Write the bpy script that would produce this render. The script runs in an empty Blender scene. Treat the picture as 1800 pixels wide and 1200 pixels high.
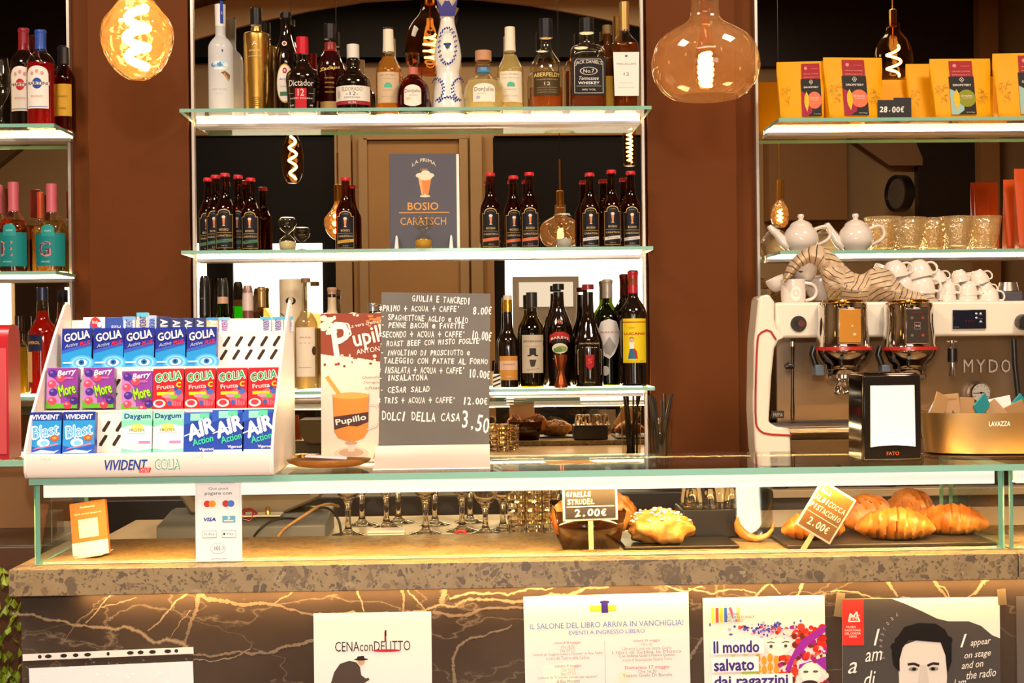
import bpy, bmesh, math, random
from mathutils import Vector, Matrix
from mathutils.geometry import tessellate_polygon
from mathutils import noise as mnoise
random.seed(7)
SC = bpy.context.scene
COL = SC.collection
R = math.radians
PI = math.pi
# ------------------------------------------------------------------ camera
F = 2500.0                                   # focal length in pixels of the 1800 px frame
CAMZ = 1.5
YAW, ROLL = R(1.83), R(0.67)
fw = Vector((math.sin(YAW), math.cos(YAW), 0))
rt0 = Vector((math.cos(YAW), -math.sin(YAW), 0))
up0 = Vector((0, 0, 1))
rt = rt0 * math.cos(ROLL) - up0 * math.sin(ROLL)
up = rt0 * math.sin(ROLL) + up0 * math.cos(ROLL)
cam = bpy.data.objects.new('camera', bpy.data.cameras.new('camera'))
COL.objects.link(cam)
cam.matrix_world = Matrix(((rt.x, up.x, -fw.x, 0), (rt.y, up.y, -fw.y, 0), (rt.z, up.z, -fw.z, CAMZ), (0, 0, 0, 1)))
cam.data.sensor_width = 36
cam.data.lens = F * 36 / 1800
cam.data.clip_start = 0.05
SC.camera = cam
vs = SC.view_settings
vs.view_transform = 'Standard'
vs.look = 'None'
vs.gamma = 1
vs.use_curve_mapping = False
vs.exposure = 0.0
SC.cycles.max_bounces = 14
SC.cycles.transparent_max_bounces = 40
SC.cycles.transmission_bounces = 10
SC.cycles.glossy_bounces = 6
SC.cycles.diffuse_bounces = 4
SC.cycles.sample_clamp_indirect = 4
SC.cycles.caustics_reflective = False
SC.cycles.caustics_refractive = False
SC.cycles.use_denoising = True


def pt(px, py, Y):
    """World X, Z of the photo pixel (1800 x 1200) on the plane at depth Y."""
    d = fw + rt * ((px - 900) / F) - up * ((py - 600) / F)
    t = Y / d.y
    return d.x * t, CAMZ + d.z * t


def px_x(px, py, Y): return pt(px, py, Y)[0]
def px_z(px, py, Y): return pt(px, py, Y)[1]


def lin(h):
    h = h.lstrip('#')
    o = []
    for i in (0, 2, 4):
        c = int(h[i:i + 2], 16) / 255
        o.append(c / 12.92 if c <= .04045 else ((c + .055) / 1.055) ** 2.4)
    return (*o, 1)


# ------------------------------------------------------------------ world and lights
W = bpy.data.worlds.new('world')
SC.world = W
W.use_nodes = True
W.node_tree.nodes['Background'].inputs[0].default_value = (.9, .8, .65, 1)
W.node_tree.nodes['Background'].inputs[1].default_value = .15


def area(name, loc, size, power, color, rot=(0, 0, 0), shape='RECTANGLE', sy=None):
    l = bpy.data.lights.new(name, 'AREA')
    l.shape = shape
    l.size = size
    if sy: l.size_y = sy
    l.energy = power
    l.color = color
    o = bpy.data.objects.new(name, l)
    COL.objects.link(o)
    o.location = loc
    o.rotation_euler = rot
    return o


area('camera_flash', (-.016, 0, 1.735), .05, 44, (1, .93, .87), (R(90), 0, 0), 'DISK')
area('ceiling_fill', (-1.6, 1.6, 3.9), .9, 116, (1, .85, .68), (0, 0, 0), 'RECTANGLE', .9)  # unseen overhead fill lights, added to raise the ambient light
area('ceiling_fill', (1.8, 1.6, 3.9), .9, 116, (1, .85, .68), (0, 0, 0), 'RECTANGLE', .9)
area('ceiling_fill', (0, -.6, 3.9), 2.2, 50, (1, .8, .55), (0, 0, 0), 'RECTANGLE', .5)

# ------------------------------------------------------------------ materials
MATS = {}


def nodes(name):
    m = bpy.data.materials.new(name)
    m.use_nodes = True
    nt = m.node_tree
    return m, nt, nt.nodes['Principled BSDF']


def mat(h, rough=.5, metal=0, **k):
    key = (h, rough, metal, tuple(sorted(k.items())))
    if key in MATS: return MATS[key]
    m, nt, b = nodes('paint_' + h.strip('#'))
    b.inputs['Base Color'].default_value = lin(h)
    b.inputs['Roughness'].default_value = rough
    b.inputs['Metallic'].default_value = metal
    for a, v in k.items():
        b.inputs[a.replace('_', ' ')].default_value = v
    MATS[key] = m
    return m


def emit(h, s, name='light'):
    key = ('e', h, s)
    if key in MATS: return MATS[key]
    m, nt, b = nodes(name)
    b.inputs['Base Color'].default_value = (0, 0, 0, 1)
    b.inputs['Emission Color'].default_value = lin(h)
    b.inputs['Emission Strength'].default_value = s
    MATS[key] = m
    return m


def clear(h, base=.04, edge=.7, rough=.02, bump=0, scale=20, body=0, bodyh='#ffffff'):
    """Thin glass: tinted see-through, with a reflection that grows at grazing angles."""
    key = ('c', h, base, edge, rough, bump, scale, body, bodyh)
    if key in MATS: return MATS[key]
    m, nt, b = nodes('glass_' + h.strip('#'))
    nt.nodes.remove(b)
    N = nt.nodes.new
    L = nt.links.new
    out = nt.nodes['Material Output']
    tr = N('ShaderNodeBsdfTransparent')
    tr.inputs[0].default_value = lin(h)
    gl = N('ShaderNodeBsdfGlossy')
    gl.inputs['Roughness'].default_value = rough
    lw = N('ShaderNodeLayerWeight')
    lw.inputs[0].default_value = .5
    p = N('ShaderNodeMath'); p.operation = 'POWER'; p.inputs[1].default_value = 3.5
    q = N('ShaderNodeMath'); q.operation = 'MULTIPLY_ADD'; q.inputs[1].default_value = edge; q.inputs[2].default_value = base
    L(lw.outputs['Facing'], p.inputs[0]); L(p.outputs[0], q.inputs[0])
    mx = N('ShaderNodeMixShader')
    L(q.outputs[0], mx.inputs[0])
    if body:
        df = N('ShaderNodeBsdfDiffuse'); df.inputs[0].default_value = lin(bodyh)
        ts = N('ShaderNodeBsdfTranslucent'); ts.inputs[0].default_value = lin(bodyh)
        m1 = N('ShaderNodeMixShader'); L(df.outputs[0], m1.inputs[1]); L(ts.outputs[0], m1.inputs[2])
        m2 = N('ShaderNodeMixShader'); m2.inputs[0].default_value = body
        L(tr.outputs[0], m2.inputs[1]); L(m1.outputs[0], m2.inputs[2]); L(m2.outputs[0], mx.inputs[1])
    else:
        L(tr.outputs[0], mx.inputs[1])
    L(gl.outputs[0], mx.inputs[2])
    if bump:
        tc = N('ShaderNodeTexCoord')
        nz = N('ShaderNodeTexNoise'); nz.inputs['Scale'].default_value = scale
        L(tc.outputs['Object'], nz.inputs['Vector'])
        bp = N('ShaderNodeBump'); bp.inputs['Strength'].default_value = bump; bp.inputs['Distance'].default_value = .02
        L(nz.outputs['Fac'], bp.inputs['Height']); L(bp.outputs[0], gl.inputs['Normal']); L(bp.outputs[0], lw.inputs['Normal'])
    L(mx.outputs[0], out.inputs[0])
    MATS[key] = m
    return m


def ramp(nt, pairs, inter='LINEAR'):
    r = nt.nodes.new('ShaderNodeValToRGB')
    r.color_ramp.interpolation = inter
    e = r.color_ramp.elements
    while len(e) < len(pairs): e.new(.5)
    for i, (p, h) in enumerate(pairs):
        e[i].position = p
        e[i].color = lin(h)
    return r


# ------------------------------------------------------------------ mesh building
def chaikin(p, n=2):
    for _ in range(n):
        q = [p[0]]
        for a, b in zip(p, p[1:]):
            q.append(tuple(a[i] * .75 + b[i] * .25 for i in range(len(a))))
            q.append(tuple(a[i] * .25 + b[i] * .75 for i in range(len(a))))
        q.append(p[-1])
        p = q
    return p


class MB:
    """Collects shapes; build() links them as ONE mesh object."""
    def __init__(s): s.v, s.f, s.m, s.uv = [], [], [], None

    def add(s, v, f, m=0):
        o = len(s.v)
        s.v += [tuple(x) for x in v]
        s.f += [tuple(o + i for i in q) for q in f]
        s.m += [m] * len(f)
        return s

    def box(s, x0, x1, y0, y1, z0, z1, m=0, M=None):
        v = [Vector((x, y, z)) for x in (x0, x1) for y in (y0, y1) for z in (z0, z1)]
        if M: v = [M @ q for q in v]
        return s.add(v, [(0, 1, 3, 2), (4, 6, 7, 5), (0, 4, 5, 1), (2, 3, 7, 6), (0, 2, 6, 4), (1, 5, 7, 3)], m)

    def lathe(s, prof, n=24, c=(0, 0, 0), m=0, p=2, dy=1, M=None, a0=0):
        v, f = [], []
        k = len(prof)
        for i in range(n):
            t = 2 * PI * (i + a0) / n
            ct, st = math.cos(t), math.sin(t)
            for q in prof:
                pp = q[2] if len(q) > 2 else p
                g = 1 if pp == 2 else (abs(ct) ** pp + abs(st) ** pp) ** (-1 / pp)
                w = Vector((q[0] * g * ct + c[0], q[0] * g * st * dy + c[1], q[1] + c[2]))
                v.append(M @ w if M else w)
        for i in range(n):
            j = (i + 1) % n
            for a in range(k - 1):
                if prof[a][0] < 1e-7 and prof[a + 1][0] < 1e-7: continue
                if prof[a][0] < 1e-7: f.append((i * k + a, j * k + a + 1, i * k + a + 1))
                elif prof[a + 1][0] < 1e-7: f.append((i * k + a, j * k + a, i * k + a + 1))
                else: f.append((i * k + a, j * k + a, j * k + a + 1, i * k + a + 1))
        return s.add(v, f, m)

    def cyl(s, x, y, z0, z1, r, n=20, m=0, r2=None):
        r2 = r if r2 is None else r2
        return s.lathe([(0, z0), (r, z0), (r2, z1), (0, z1)], n, (x, y, 0), m)

    def prism(s, poly, y0, y1, m=0):
        """poly: x,z outline; extruded along y."""
        n = len(poly)
        v = [(x, y0, z) for x, z in poly] + [(x, y1, z) for x, z in poly]
        f = [(i, (i + 1) % n, n + (i + 1) % n, n + i) for i in range(n)]
        for t in tessellate_polygon([[Vector((x, z, 0)) for x, z in poly]]):
            f.append(tuple(t)); f.append(tuple(n + i for i in reversed(t)))
        return s.add(v, f, m)

    def prismx(s, poly, x0, x1, m=0):
        o = len(s.v)
        s.prism(poly, x0, x1, m)
        for i in range(o, len(s.v)):
            a, b, c = s.v[i]
            s.v[i] = (b, a, c)
        return s

    def tube(s, path, r, n=8, m=0, closed=False):
        path = [Vector(p) for p in path]
        k = len(path)
        v, f = [], []
        u = None
        for i, p in enumerate(path):
            a = path[(i - 1) % k] if closed or i else p
            b = path[(i + 1) % k] if closed or i < k - 1 else p
            d = (b - a).normalized()
            if u is None:
                u = d.orthogonal().normalized()
            u = (u - d * u.dot(d)).normalized()
            w = d.cross(u)
            rr = r[i] if isinstance(r, (list, tuple)) else r
            for j in range(n):
                t = 2 * PI * j / n
                v.append(p + (u * math.cos(t) + w * math.sin(t)) * rr)
        for i in range(k if closed else k - 1):
            for j in range(n):
                a, b = i * n, ((i + 1) % k) * n
                f.append((a + j, a + (j + 1) % n, b + (j + 1) % n, b + j))
        if not closed:
            f.append(tuple(range(n))); f.append(tuple(reversed(range((k - 1) * n, k * n))))
        return s.add(v, f, m)

    def ball(s, c, rx, ry=None, rz=None, n=14, m=0, M=None):
        ry = ry or rx; rz = rz or rx
        k = max(6, n // 2)
        prof = [(math.sin(PI * i / k), -math.cos(PI * i / k)) for i in range(k + 1)]
        prof[0] = (0, -1); prof[-1] = (0, 1)
        T = Matrix.Translation(c) @ (M or Matrix()) @ Matrix.Diagonal((rx, ry, rz, 1))
        return s.lathe(prof, n, m=m, M=T)

    def grid(s, rows, m=0, uv=False):
        k = len(rows[0])
        f = [(a * k + b, a * k + b + 1, (a + 1) * k + b + 1, (a + 1) * k + b) for a in range(len(rows) - 1) for b in range(k - 1)]
        if uv:
            s.uv = [(b / (k - 1), a / (len(rows) - 1)) for a in range(len(rows)) for b in range(k)]
        return s.add([p for r in rows for p in r], f, m)

    def build(s, name, mats, parent=None, smooth=40, bevel=0, seg=2, loc=None, rot=None, solid=0, **tags):
        me = bpy.data.meshes.new(name)
        me.from_pydata(s.v, [], s.f)
        if not isinstance(mats, (list, tuple)): mats = [mats]
        for q in mats: me.materials.append(q)
        me.polygons.foreach_set('material_index', s.m)
        bm = bmesh.new(); bm.from_mesh(me)
        bmesh.ops.recalc_face_normals(bm, faces=bm.faces)
        bm.to_mesh(me); bm.free()
        if s.uv:
            ul = me.uv_layers.new(name='uv')
            for lp in me.loops: ul.data[lp.index].uv = s.uv[lp.vertex_index]
        if smooth:
            me.polygons.foreach_set('use_smooth', [True] * len(me.polygons))
            me.set_sharp_from_angle(angle=R(smooth))
        o = bpy.data.objects.new(name, me)
        COL.objects.link(o)
        if parent: o.parent = parent
        if loc: o.location = loc
        if rot: o.rotation_euler = rot
        if bevel:
            b = o.modifiers.new('bevel', 'BEVEL'); b.width = bevel; b.segments = seg; b.limit_method = 'ANGLE'; b.angle_limit = R(40)
        if solid:
            b = o.modifiers.new('solid', 'SOLIDIFY'); b.thickness = solid; b.offset = 0
        for a, t in tags.items(): o[a] = t
        return o


def thing(name, label, cat, loc=(0, 0, 0), rz=0, group=None, rx=0, ry=0):
    o = bpy.data.objects.new(name, None)
    o.empty_display_size = .02
    COL.objects.link(o)
    o.location = loc
    o.rotation_euler = (rx, ry, rz)
    o['label'] = label
    o['category'] = cat
    if group: o['group'] = group
    return o


def tag(o, label, cat, group=None):
    o['label'] = label; o['category'] = cat
    if group: o['group'] = group
    return o


def dup(root, loc, label=None, group=None, rot=None):
    kids = [(root, None)] + [(c, root) for c in root.children] + [(g, c) for c in root.children for g in c.children]
    new = {}
    for o, p in kids:
        c = o.copy()
        COL.objects.link(c)
        if p: c.parent = new[p]
        new[o] = c
    r = new[root]
    r.location = loc
    if rot: r.rotation_euler = rot
    if label: r['label'] = label
    if group: r['group'] = group
    return r


# ------------------------------------------------------------------ flat printed artwork and lettering
GL = {}


def glyphs(body, shear=0):
    k = (body, shear)
    if k not in GL:
        c = bpy.data.curves.new('lettering', 'FONT')
        c.body = body; c.resolution_u = 2; c.shear = shear
        o = bpy.data.objects.new('lettering', c)
        me = o.to_mesh()
        v = [(p.co.x, p.co.y) for p in me.vertices]
        f = [tuple(q.vertices) for q in me.polygons]
        o.to_mesh_clear()
        bpy.data.objects.remove(o)
        bpy.data.curves.remove(c)
        xs = [a for a, _ in v] or [0]; ys = [b for _, b in v] or [0]
        GL[k] = (v, f, min(xs), max(xs), min(ys), max(ys))
    return GL[k]


class Art:
    """Print on a surface. x, z are given in units of sx, sz; R wraps it round a bottle of that radius."""
    E = .00025

    def __init__(s, sx=1, sz=1, R=None, rough=.5, ox=0, oz=0, dep=0, dy=1, tx=True):
        s.tx = tx
        s.sx, s.sz, s.R, s.rough, s.ox, s.oz, s.dep, s.dy = sx, sz, R, rough, ox, oz, dep, dy
        s.b = MB(); s.mats = []; s.l = 1; s.n = 0

    def mi(s, h):
        m = h if not isinstance(h, str) else mat(h, s.rough, 0, Specular_IOR_Level=.2)
        if m not in s.mats: s.mats.append(m)
        return s.mats.index(m)

    def put(s, v2, f, h, l=None):
        l = s.l if l is None else l
        s.n += 1
        off = l * s.E + s.dep + (s.n % 64) * 3e-6
        v = []
        for x, z in v2:
            x = x * s.sx + s.ox; z = z * s.sz + s.oz
            if s.R:
                a = x / s.R
                v.append(((s.R + off) * math.sin(a), -(s.R * s.dy + off) * math.cos(a), z))
            else:
                v.append((x, -off, z))
        s.b.add(v, f, s.mi(h))
        return s

    def cols(s, xs, zb, zt, h, l=None):
        v = [(x, z) for x, a, b in zip(xs, zb, zt) for z in (a, b)]
        return s.put(v, [(2 * i, 2 * i + 2, 2 * i + 3, 2 * i + 1) for i in range(len(xs) - 1)], h, l)

    def rect(s, x0, z0, x1, z1, h, l=None, n=None):
        n = n or (14 if s.R else 1)
        xs = [x0 + (x1 - x0) * i / n for i in range(n + 1)]
        return s.cols(xs, [z0] * (n + 1), [z1] * (n + 1), h, l)

    def ell(s, cx, cz, rx, rz, h, l=None, n=20):
        t = [PI * i / n for i in range(n + 1)]
        return s.cols([cx - rx * math.cos(a) for a in t], [cz - rz * math.sin(a) for a in t], [cz + rz * math.sin(a) for a in t], h, l)

    def arch(s, x0, z0, x1, z1, rise, h, l=None, n=16):
        xs = [x0 + (x1 - x0) * i / n for i in range(n + 1)]
        return s.cols(xs, [z0] * (n + 1), [z1 + rise * math.sqrt(max(0, 1 - (2 * i / n - 1) ** 2)) for i in range(n + 1)], h, l)

    def poly(s, pts, h, l=None):
        f = [tuple(t) for t in tessellate_polygon([[Vector((x, z, 0)) for x, z in pts]])]
        if s.R:                              # cut large triangles so that the print follows the curve
            v, todo, f, pts = list(pts), f, [], None
            while todo:
                a, b, c = t = todo.pop()
                e = max(((a, b), (b, c), (c, a)), key=lambda q: abs(v[q[0]][0] - v[q[1]][0]))
                if abs(v[e[0]][0] - v[e[1]][0]) * s.sx < .22 * s.R: f.append(t); continue
                v.append(((v[e[0]][0] + v[e[1]][0]) / 2, (v[e[0]][1] + v[e[1]][1]) / 2))
                o = [i for i in t if i not in e][0]
                todo += [(o, e[0], len(v) - 1), (o, len(v) - 1, e[1])]
            pts = v
        return s.put(pts, f, h, l)

    def line(s, pts, w, h, l=None, closed=False):
        """w in units of sx."""
        k = s.sx / s.sz
        p = list(pts) + ([pts[0]] if closed else [])
        for (x0, z0), (x1, z1) in zip(p, p[1:]):
            dx, dz = x1 - x0, (z1 - z0) / k
            d = math.hypot(dx, dz) or 1
            nx, nz = -dz / d * w / 2, dx / d * w / 2 * k
            s.put([(x0 + nx, z0 + nz), (x0 - nx, z0 - nz), (x1 - nx, z1 - nz), (x1 + nx, z1 + nz)], [(0, 1, 2, 3)], h, l)
        return s

    def text(s, body, cx, cz, w, hh, h, bold=.01, shear=0, rot=0, l=None, arc=0):
        """Lettering fitted into a box of w x hh centred on cx, cz; arc lifts the middle."""
        v, f, x0, x1, y0, y1 = glyphs(body, shear)
        if not f: return s
        k = s.sx / s.sz
        ca, sa = math.cos(rot), math.sin(rot)
        o = []
        for x, y in v:
            a = ((x - x0) / max(1e-6, x1 - x0) - .5) * w
            b = ((y - y0) / max(1e-6, y1 - y0) - .5) * hh + arc * (1 - (2 * a / w) ** 2)
            if not s.tx: b /= k
            o.append((cx + a * ca - b * sa, cz + (a * sa + b * ca) * k))
        l = s.l + 1 if l is None else l
        s.put(o, f, h, l)
        if bold >= .015:                     # heavier strokes: the same letters again, shifted by a hair
            e = bold * w / max(.3, x1 - x0)
            for dx, dz in ((e, 0), (-e, 0), (0, e * k), (0, -e * k)):
                s.put([(x + dx, z + dz) for x, z in o], f, h, l)
        return s

    def hand(s, body, x0, z0, w, hh, h, bold=.02, slope=0, l=None, jit=1):
        """Handwriting: capital by capital with a little wobble, starting at x0 on base line z0."""
        adv = w / max(1, len(body))
        for i, c in enumerate(body):
            if c == ' ': continue
            q = adv * (.3 if c in "'.,:" else .45 if c in "I1-!" else .8)
            ch = hh * (.25 if c in "'.,-" else .75 if c.islower() else 1)
            z = z0 + slope * i * adv + (hh * .75 if c == "'" else hh * .4 if c == '-' else 0) + ch / 2 + random.uniform(-.06, .06) * hh * jit
            if c == '-': ch = hh * .1
            s.text(c, x0 + (i + .5) * adv, z, q, ch * random.uniform(.9, 1.08), h, bold, .1, random.uniform(-.08, .1) * jit + slope * .5, l)
        return s

    def build(s, name='label', parent=None, **k):
        return s.b.build(name, s.mats, parent, smooth=0 if not s.R else 60, **k)


def struct(name, mb, m, **k):
    o = mb.build(name, m, **k)
    o['kind'] = 'structure'
    return o
# ------------------------------------------------------------------ surface materials
def paint(h, h2, scale=3, rough=.6, bump=.05):
    m, nt, b = nodes('wall_paint_' + h.strip('#'))
    tc = nt.nodes.new('ShaderNodeTexCoord')
    n = nt.nodes.new('ShaderNodeTexNoise'); n.inputs['Scale'].default_value = scale; n.inputs['Detail'].default_value = 6
    r = ramp(nt, [(.35, h), (.7, h2)])
    L = nt.links.new
    L(tc.outputs['Object'], n.inputs['Vector']); L(n.outputs['Fac'], r.inputs[0]); L(r.outputs[0], b.inputs['Base Color'])
    n2 = nt.nodes.new('ShaderNodeTexNoise'); n2.inputs['Scale'].default_value = 60
    bp = nt.nodes.new('ShaderNodeBump'); bp.inputs['Strength'].default_value = bump; bp.inputs['Distance'].default_value = .01
    L(tc.outputs['Object'], n2.inputs['Vector']); L(n2.outputs['Fac'], bp.inputs['Height']); L(bp.outputs[0], b.inputs['Normal'])
    b.inputs['Roughness'].default_value = rough
    return m


def breccia():
    m, nt, b = nodes('brown_breccia_stone')
    N, L = nt.nodes.new, nt.links.new
    tc = N('ShaderNodeTexCoord')
    nz = N('ShaderNodeTexNoise'); nz.inputs['Scale'].default_value = 18; nz.inputs['Detail'].default_value = 4
    L(tc.outputs['Object'], nz.inputs['Vector'])
    wv = N('ShaderNodeMixRGB'); wv.inputs[0].default_value = .035
    L(tc.outputs['Object'], wv.inputs[1]); L(nz.outputs['Color'], wv.inputs[2])
    base = ramp(nt, [(.3, '#8a7250'), (.55, '#98805c'), (.75, '#80694a')])
    L(nz.outputs['Fac'], base.inputs[0])
    prev = base.outputs[0]
    for sc, lo, cols in ((26, .66, [(0, '#77644b'), (.35, '#857052'), (.6, '#6a5844'), (.85, '#92795a')]),
                         (75, .6, [(0, '#7a6549'), (.4, '#625140'), (.7, '#836c4f'), (.9, '#a08a68')]),
                         (190, .7, [(0, '#6c5a44'), (.5, '#957d5b'), (.8, '#625140')])):
        v = N('ShaderNodeTexVoronoi'); v.inputs['Scale'].default_value = sc
        L(wv.outputs[0], v.inputs['Vector'])
        e = N('ShaderNodeTexVoronoi'); e.feature = 'DISTANCE_TO_EDGE'; e.inputs['Scale'].default_value = sc
        L(wv.outputs[0], e.inputs['Vector'])
        sp = N('ShaderNodeSeparateColor'); L(v.outputs['Color'], sp.inputs[0])
        cr = ramp(nt, cols, 'CONSTANT'); L(sp.outputs[0], cr.inputs[0])
        g = N('ShaderNodeMath'); g.operation = 'GREATER_THAN'; g.inputs[1].default_value = lo; L(sp.outputs[1], g.inputs[0])
        g2 = N('ShaderNodeMath'); g2.operation = 'GREATER_THAN'; g2.inputs[1].default_value = .09; L(e.outputs['Distance'], g2.inputs[0])
        mu = N('ShaderNodeMath'); mu.operation = 'MULTIPLY'; L(g.outputs[0], mu.inputs[0]); L(g2.outputs[0], mu.inputs[1])
        mx = N('ShaderNodeMixRGB'); L(mu.outputs[0], mx.inputs[0]); L(prev, mx.inputs[1]); L(cr.outputs[0], mx.inputs[2])
        prev = mx.outputs[0]
    L(prev, b.inputs['Base Color'])
    b.inputs['Roughness'].default_value = .38
    return m


def marble():
    m, nt, b = nodes('dark_brown_marble')
    N, L = nt.nodes.new, nt.links.new
    tc = N('ShaderNodeTexCoord')
    n = N('ShaderNodeTexNoise'); n.inputs['Scale'].default_value = 3.2; n.inputs['Detail'].default_value = 9
    L(tc.outputs['Object'], n.inputs['Vector'])
    base = ramp(nt, [(.3, '#3a2f27'), (.55, '#4d4036'), (.75, '#635143')]); L(n.outputs['Fac'], base.inputs[0])
    prev = base.outputs[0]
    for sc, w, amt, seed, wid in ((1.7, .4, .22, 7, .004), (3.1, .3, .16, 3, .004)):
        mp = N('ShaderNodeMapping'); mp.inputs['Location'].default_value = (seed, seed, seed * .7); mp.inputs['Rotation'].default_value = (0, .6, 0)
        mp.inputs['Scale'].default_value = (1, .2, 2.2)
        L(tc.outputs['Object'], mp.inputs['Vector'])
        nn = N('ShaderNodeTexNoise'); nn.inputs['Scale'].default_value = 4; nn.inputs['Detail'].default_value = 8
        L(mp.outputs[0], nn.inputs['Vector'])
        ad = N('ShaderNodeMixRGB'); ad.inputs[0].default_value = w
        L(mp.outputs[0], ad.inputs[1]); L(nn.outputs['Color'], ad.inputs[2])
        e = N('ShaderNodeTexVoronoi'); e.feature = 'DISTANCE_TO_EDGE'; e.inputs['Scale'].default_value = sc
        L(ad.outputs[0], e.inputs['Vector'])
        r = ramp(nt, [(0, '#ffffff'), (wid, '#8a8a8a'), (wid * 2.2, '#000000')]); L(e.outputs['Distance'], r.inputs[0])
        ml = N('ShaderNodeMath'); ml.operation = 'MULTIPLY'; ml.inputs[1].default_value = amt; L(r.outputs[0], ml.inputs[0])
        mx = N('ShaderNodeMixRGB'); mx.inputs[2].default_value = lin('#cdb595'); L(ml.outputs[0], mx.inputs[0]); L(prev, mx.inputs[1])
        prev = mx.outputs[0]
    L(prev, b.inputs['Base Color'])
    b.inputs['Roughness'].default_value = .18
    return m


BROWN = paint('#66340f', '#6e3a13', 1.5)
BROWN.node_tree.nodes['Principled BSDF'].inputs['Specular IOR Level'].default_value = .12
BEIGE = paint('#8f7450', '#987c58', 2)
CREAM = paint('#8f6a3c', '#967244', 2)
STONE = breccia()
MARBLE = marble()
ALU = mat('#c9bdb2', .35, .75)
STEEL = mat('#b9aea3', .28, .95)
CHROME = mat('#d8d0c8', .06, 1)
TEAL = mat('#86b8a2', .2)
CLEARP = clear('#fafdfb', .03, .5)
AMBERG = clear('#ffb765', .04, .6)
WHITEP = mat('#f3e9df', .35)
PORC = mat('#e4d6c8', .12)
BLACKP = mat('#15110f', .3)
LEDM = emit('#ffd696', 30, 'warm_led')


def pane(x0, x1, y0, y1, z0, z1, axis, b=None):
    """Sheet of glass: clear faces across the thin axis (0 x, 1 y, 2 z), green cut edges."""
    b = b or MB()
    b.box(x0, x1, y0, y1, z0, z1)
    for i in range(6): b.m[-6 + i] = 0 if i // 2 == axis or (axis == 2 and i == 3) else 1
    return b


GLASS2 = [CLEARP, TEAL]
SHELFG = [clear('#fafdfb', .015, .2), TEAL]
# ------------------------------------------------------------------ the room
YM = 4.30                                   # plane of the mirrors
struct('floor', MB().box(-4.5, 4.5, -1.7, 4.6, -.1, 0), mat('#6a4a33', .4))
struct('ceiling', MB().box(-4.5, 4.5, -1.7, 4.6, 4.2, 4.3), BEIGE)
struct('wall_left', MB().box(-4.6, -4.5, -1.7, 4.6, 0, 4.2), BEIGE)
struct('wall_right', MB().box(4.5, 4.6, -1.7, 4.6, 0, 4.2), BEIGE)
struct('wall_back', MB().box(-4.5, 4.5, 4.316, 4.5, 0, 4.2), BROWN)
struct('wall_front', MB().box(-4.5, 4.5, -1.8, -1.7, 0, 4.2), BEIGE)
struct('trim_1', MB().box(-1.122, -.823, 4.284, 4.318, .9, 4.2), BROWN, bevel=.002)
struct('trim_2', MB().box(.553, .824, 4.284, 4.318, .9, 4.2), BROWN, bevel=.002)

MIRROR = mat('#e6dccc', .0, 1)
BAYS = [('behind the bitters and gin shelves', -2.3, -1.18), ('behind the whisky and beer shelves', -.812, .541), ('behind the coffee machine', .889, 2.4)]
for i, (w, a, b) in enumerate(BAYS):
    t = thing('wall_mirror', 'tall wall mirror ' + w, 'mirror', ((a + b) / 2, YM, 1.1))
    h = (b - a) / 2
    MB().box(-h, h, 0, .014, 0, 1.7).build('mirror_glass', MIRROR, t)
    for s in (-1, 1):
        MB().box(s * h - .004, s * h + .004, -.012, .014, 0, 1.7).build('edge_profile', ALU, t)


def mx(px, py, Y):
    """World X, Z of something standing at depth Y in the room that the mirror shows at this pixel."""
    return pt(px, py, 2 * YM - Y)


# the wall opposite, seen only in the mirrors
def opp(n, x0, y0, x1, y1, m, d0=-1.7, d1=-1.62, **k):
    a, b = mx(x0, y1, -1.65), mx(x1, y0, -1.65)
    return struct(n, MB().box(a[0], b[0], d0, d1, a[1], b[1]), m, **k)


DARKG = mat('#060302', .5, 0, Specular_IOR_Level=.15)
a = [mx(x, y, -1.65) for x, y in [(250, 103), (250, 110), (300, 88), (345, 74), (400, 58), (470, 40), (545, 24), (640, 8), (740, 2), (830, 3), (930, 14), (1030, 32), (1126, 52), (1230, 80), (1230, 103)]]
struct('window_1', MB().prism(a, -1.7, -1.6), DARKG)
ar = [(250, 110), (300, 88), (345, 74), (400, 58), (470, 40), (545, 24), (640, 8), (740, 2), (830, 3), (930, 14), (1030, 32), (1126, 52), (1230, 80)]
a = [mx(x, y, -1.65) for x, y in ar + [(x, y - 52) for x, y in reversed(ar)]]
struct('trim_17', MB().prism(a, -1.7, -1.56), mat('#e6c8a0', .6))  # paler than the wall to make up for weak light up here
opp('window_2', 300, 241, 592, 900, DARKG)
opp('window_3', 872, 241, 1190, 900, DARKG)
opp('trim_3', 300, 236, 600, 241, CREAM, -1.7, -1.58)
opp('trim_4', 868, 236, 1190, 241, CREAM, -1.7, -1.58)
opp('door_1', 630, 244, 866, 1100, CREAM, -1.7, -1.6)
opp('trim_5', 600, 236, 618, 1100, BEIGE, -1.7, -1.54)
opp('trim_6', 836, 236, 846, 1100, BEIGE, -1.7, -1.54)
opp('trim_7', 640, 246, 646, 1000, BEIGE, -1.6, -1.57)
opp('trim_8', 816, 246, 822, 1000, BEIGE, -1.6, -1.57)
opp('trim_9', 640, 244, 822, 248, BEIGE, -1.6, -1.57)
DAY = emit('#fff3df', 6, 'daylight')
opp('window_4', 340, 428, 364, 700, DAY, -1.64, -1.61)
opp('window_5', 412, 428, 567, 700, DAY, -1.64, -1.61)
opp('window_6', 890, 436, 1180, 700, DAY, -1.64, -1.61)
opp('trim_10', 405, 420, 412, 700, DARKG, -1.64, -1.57)
GREYP = mat('#8d8272', .5)
opp('framed_picture', 902, 486, 1016, 640, GREYP, -1.61, -1.59)  # grey framed picture in front of the bright opening
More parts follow.
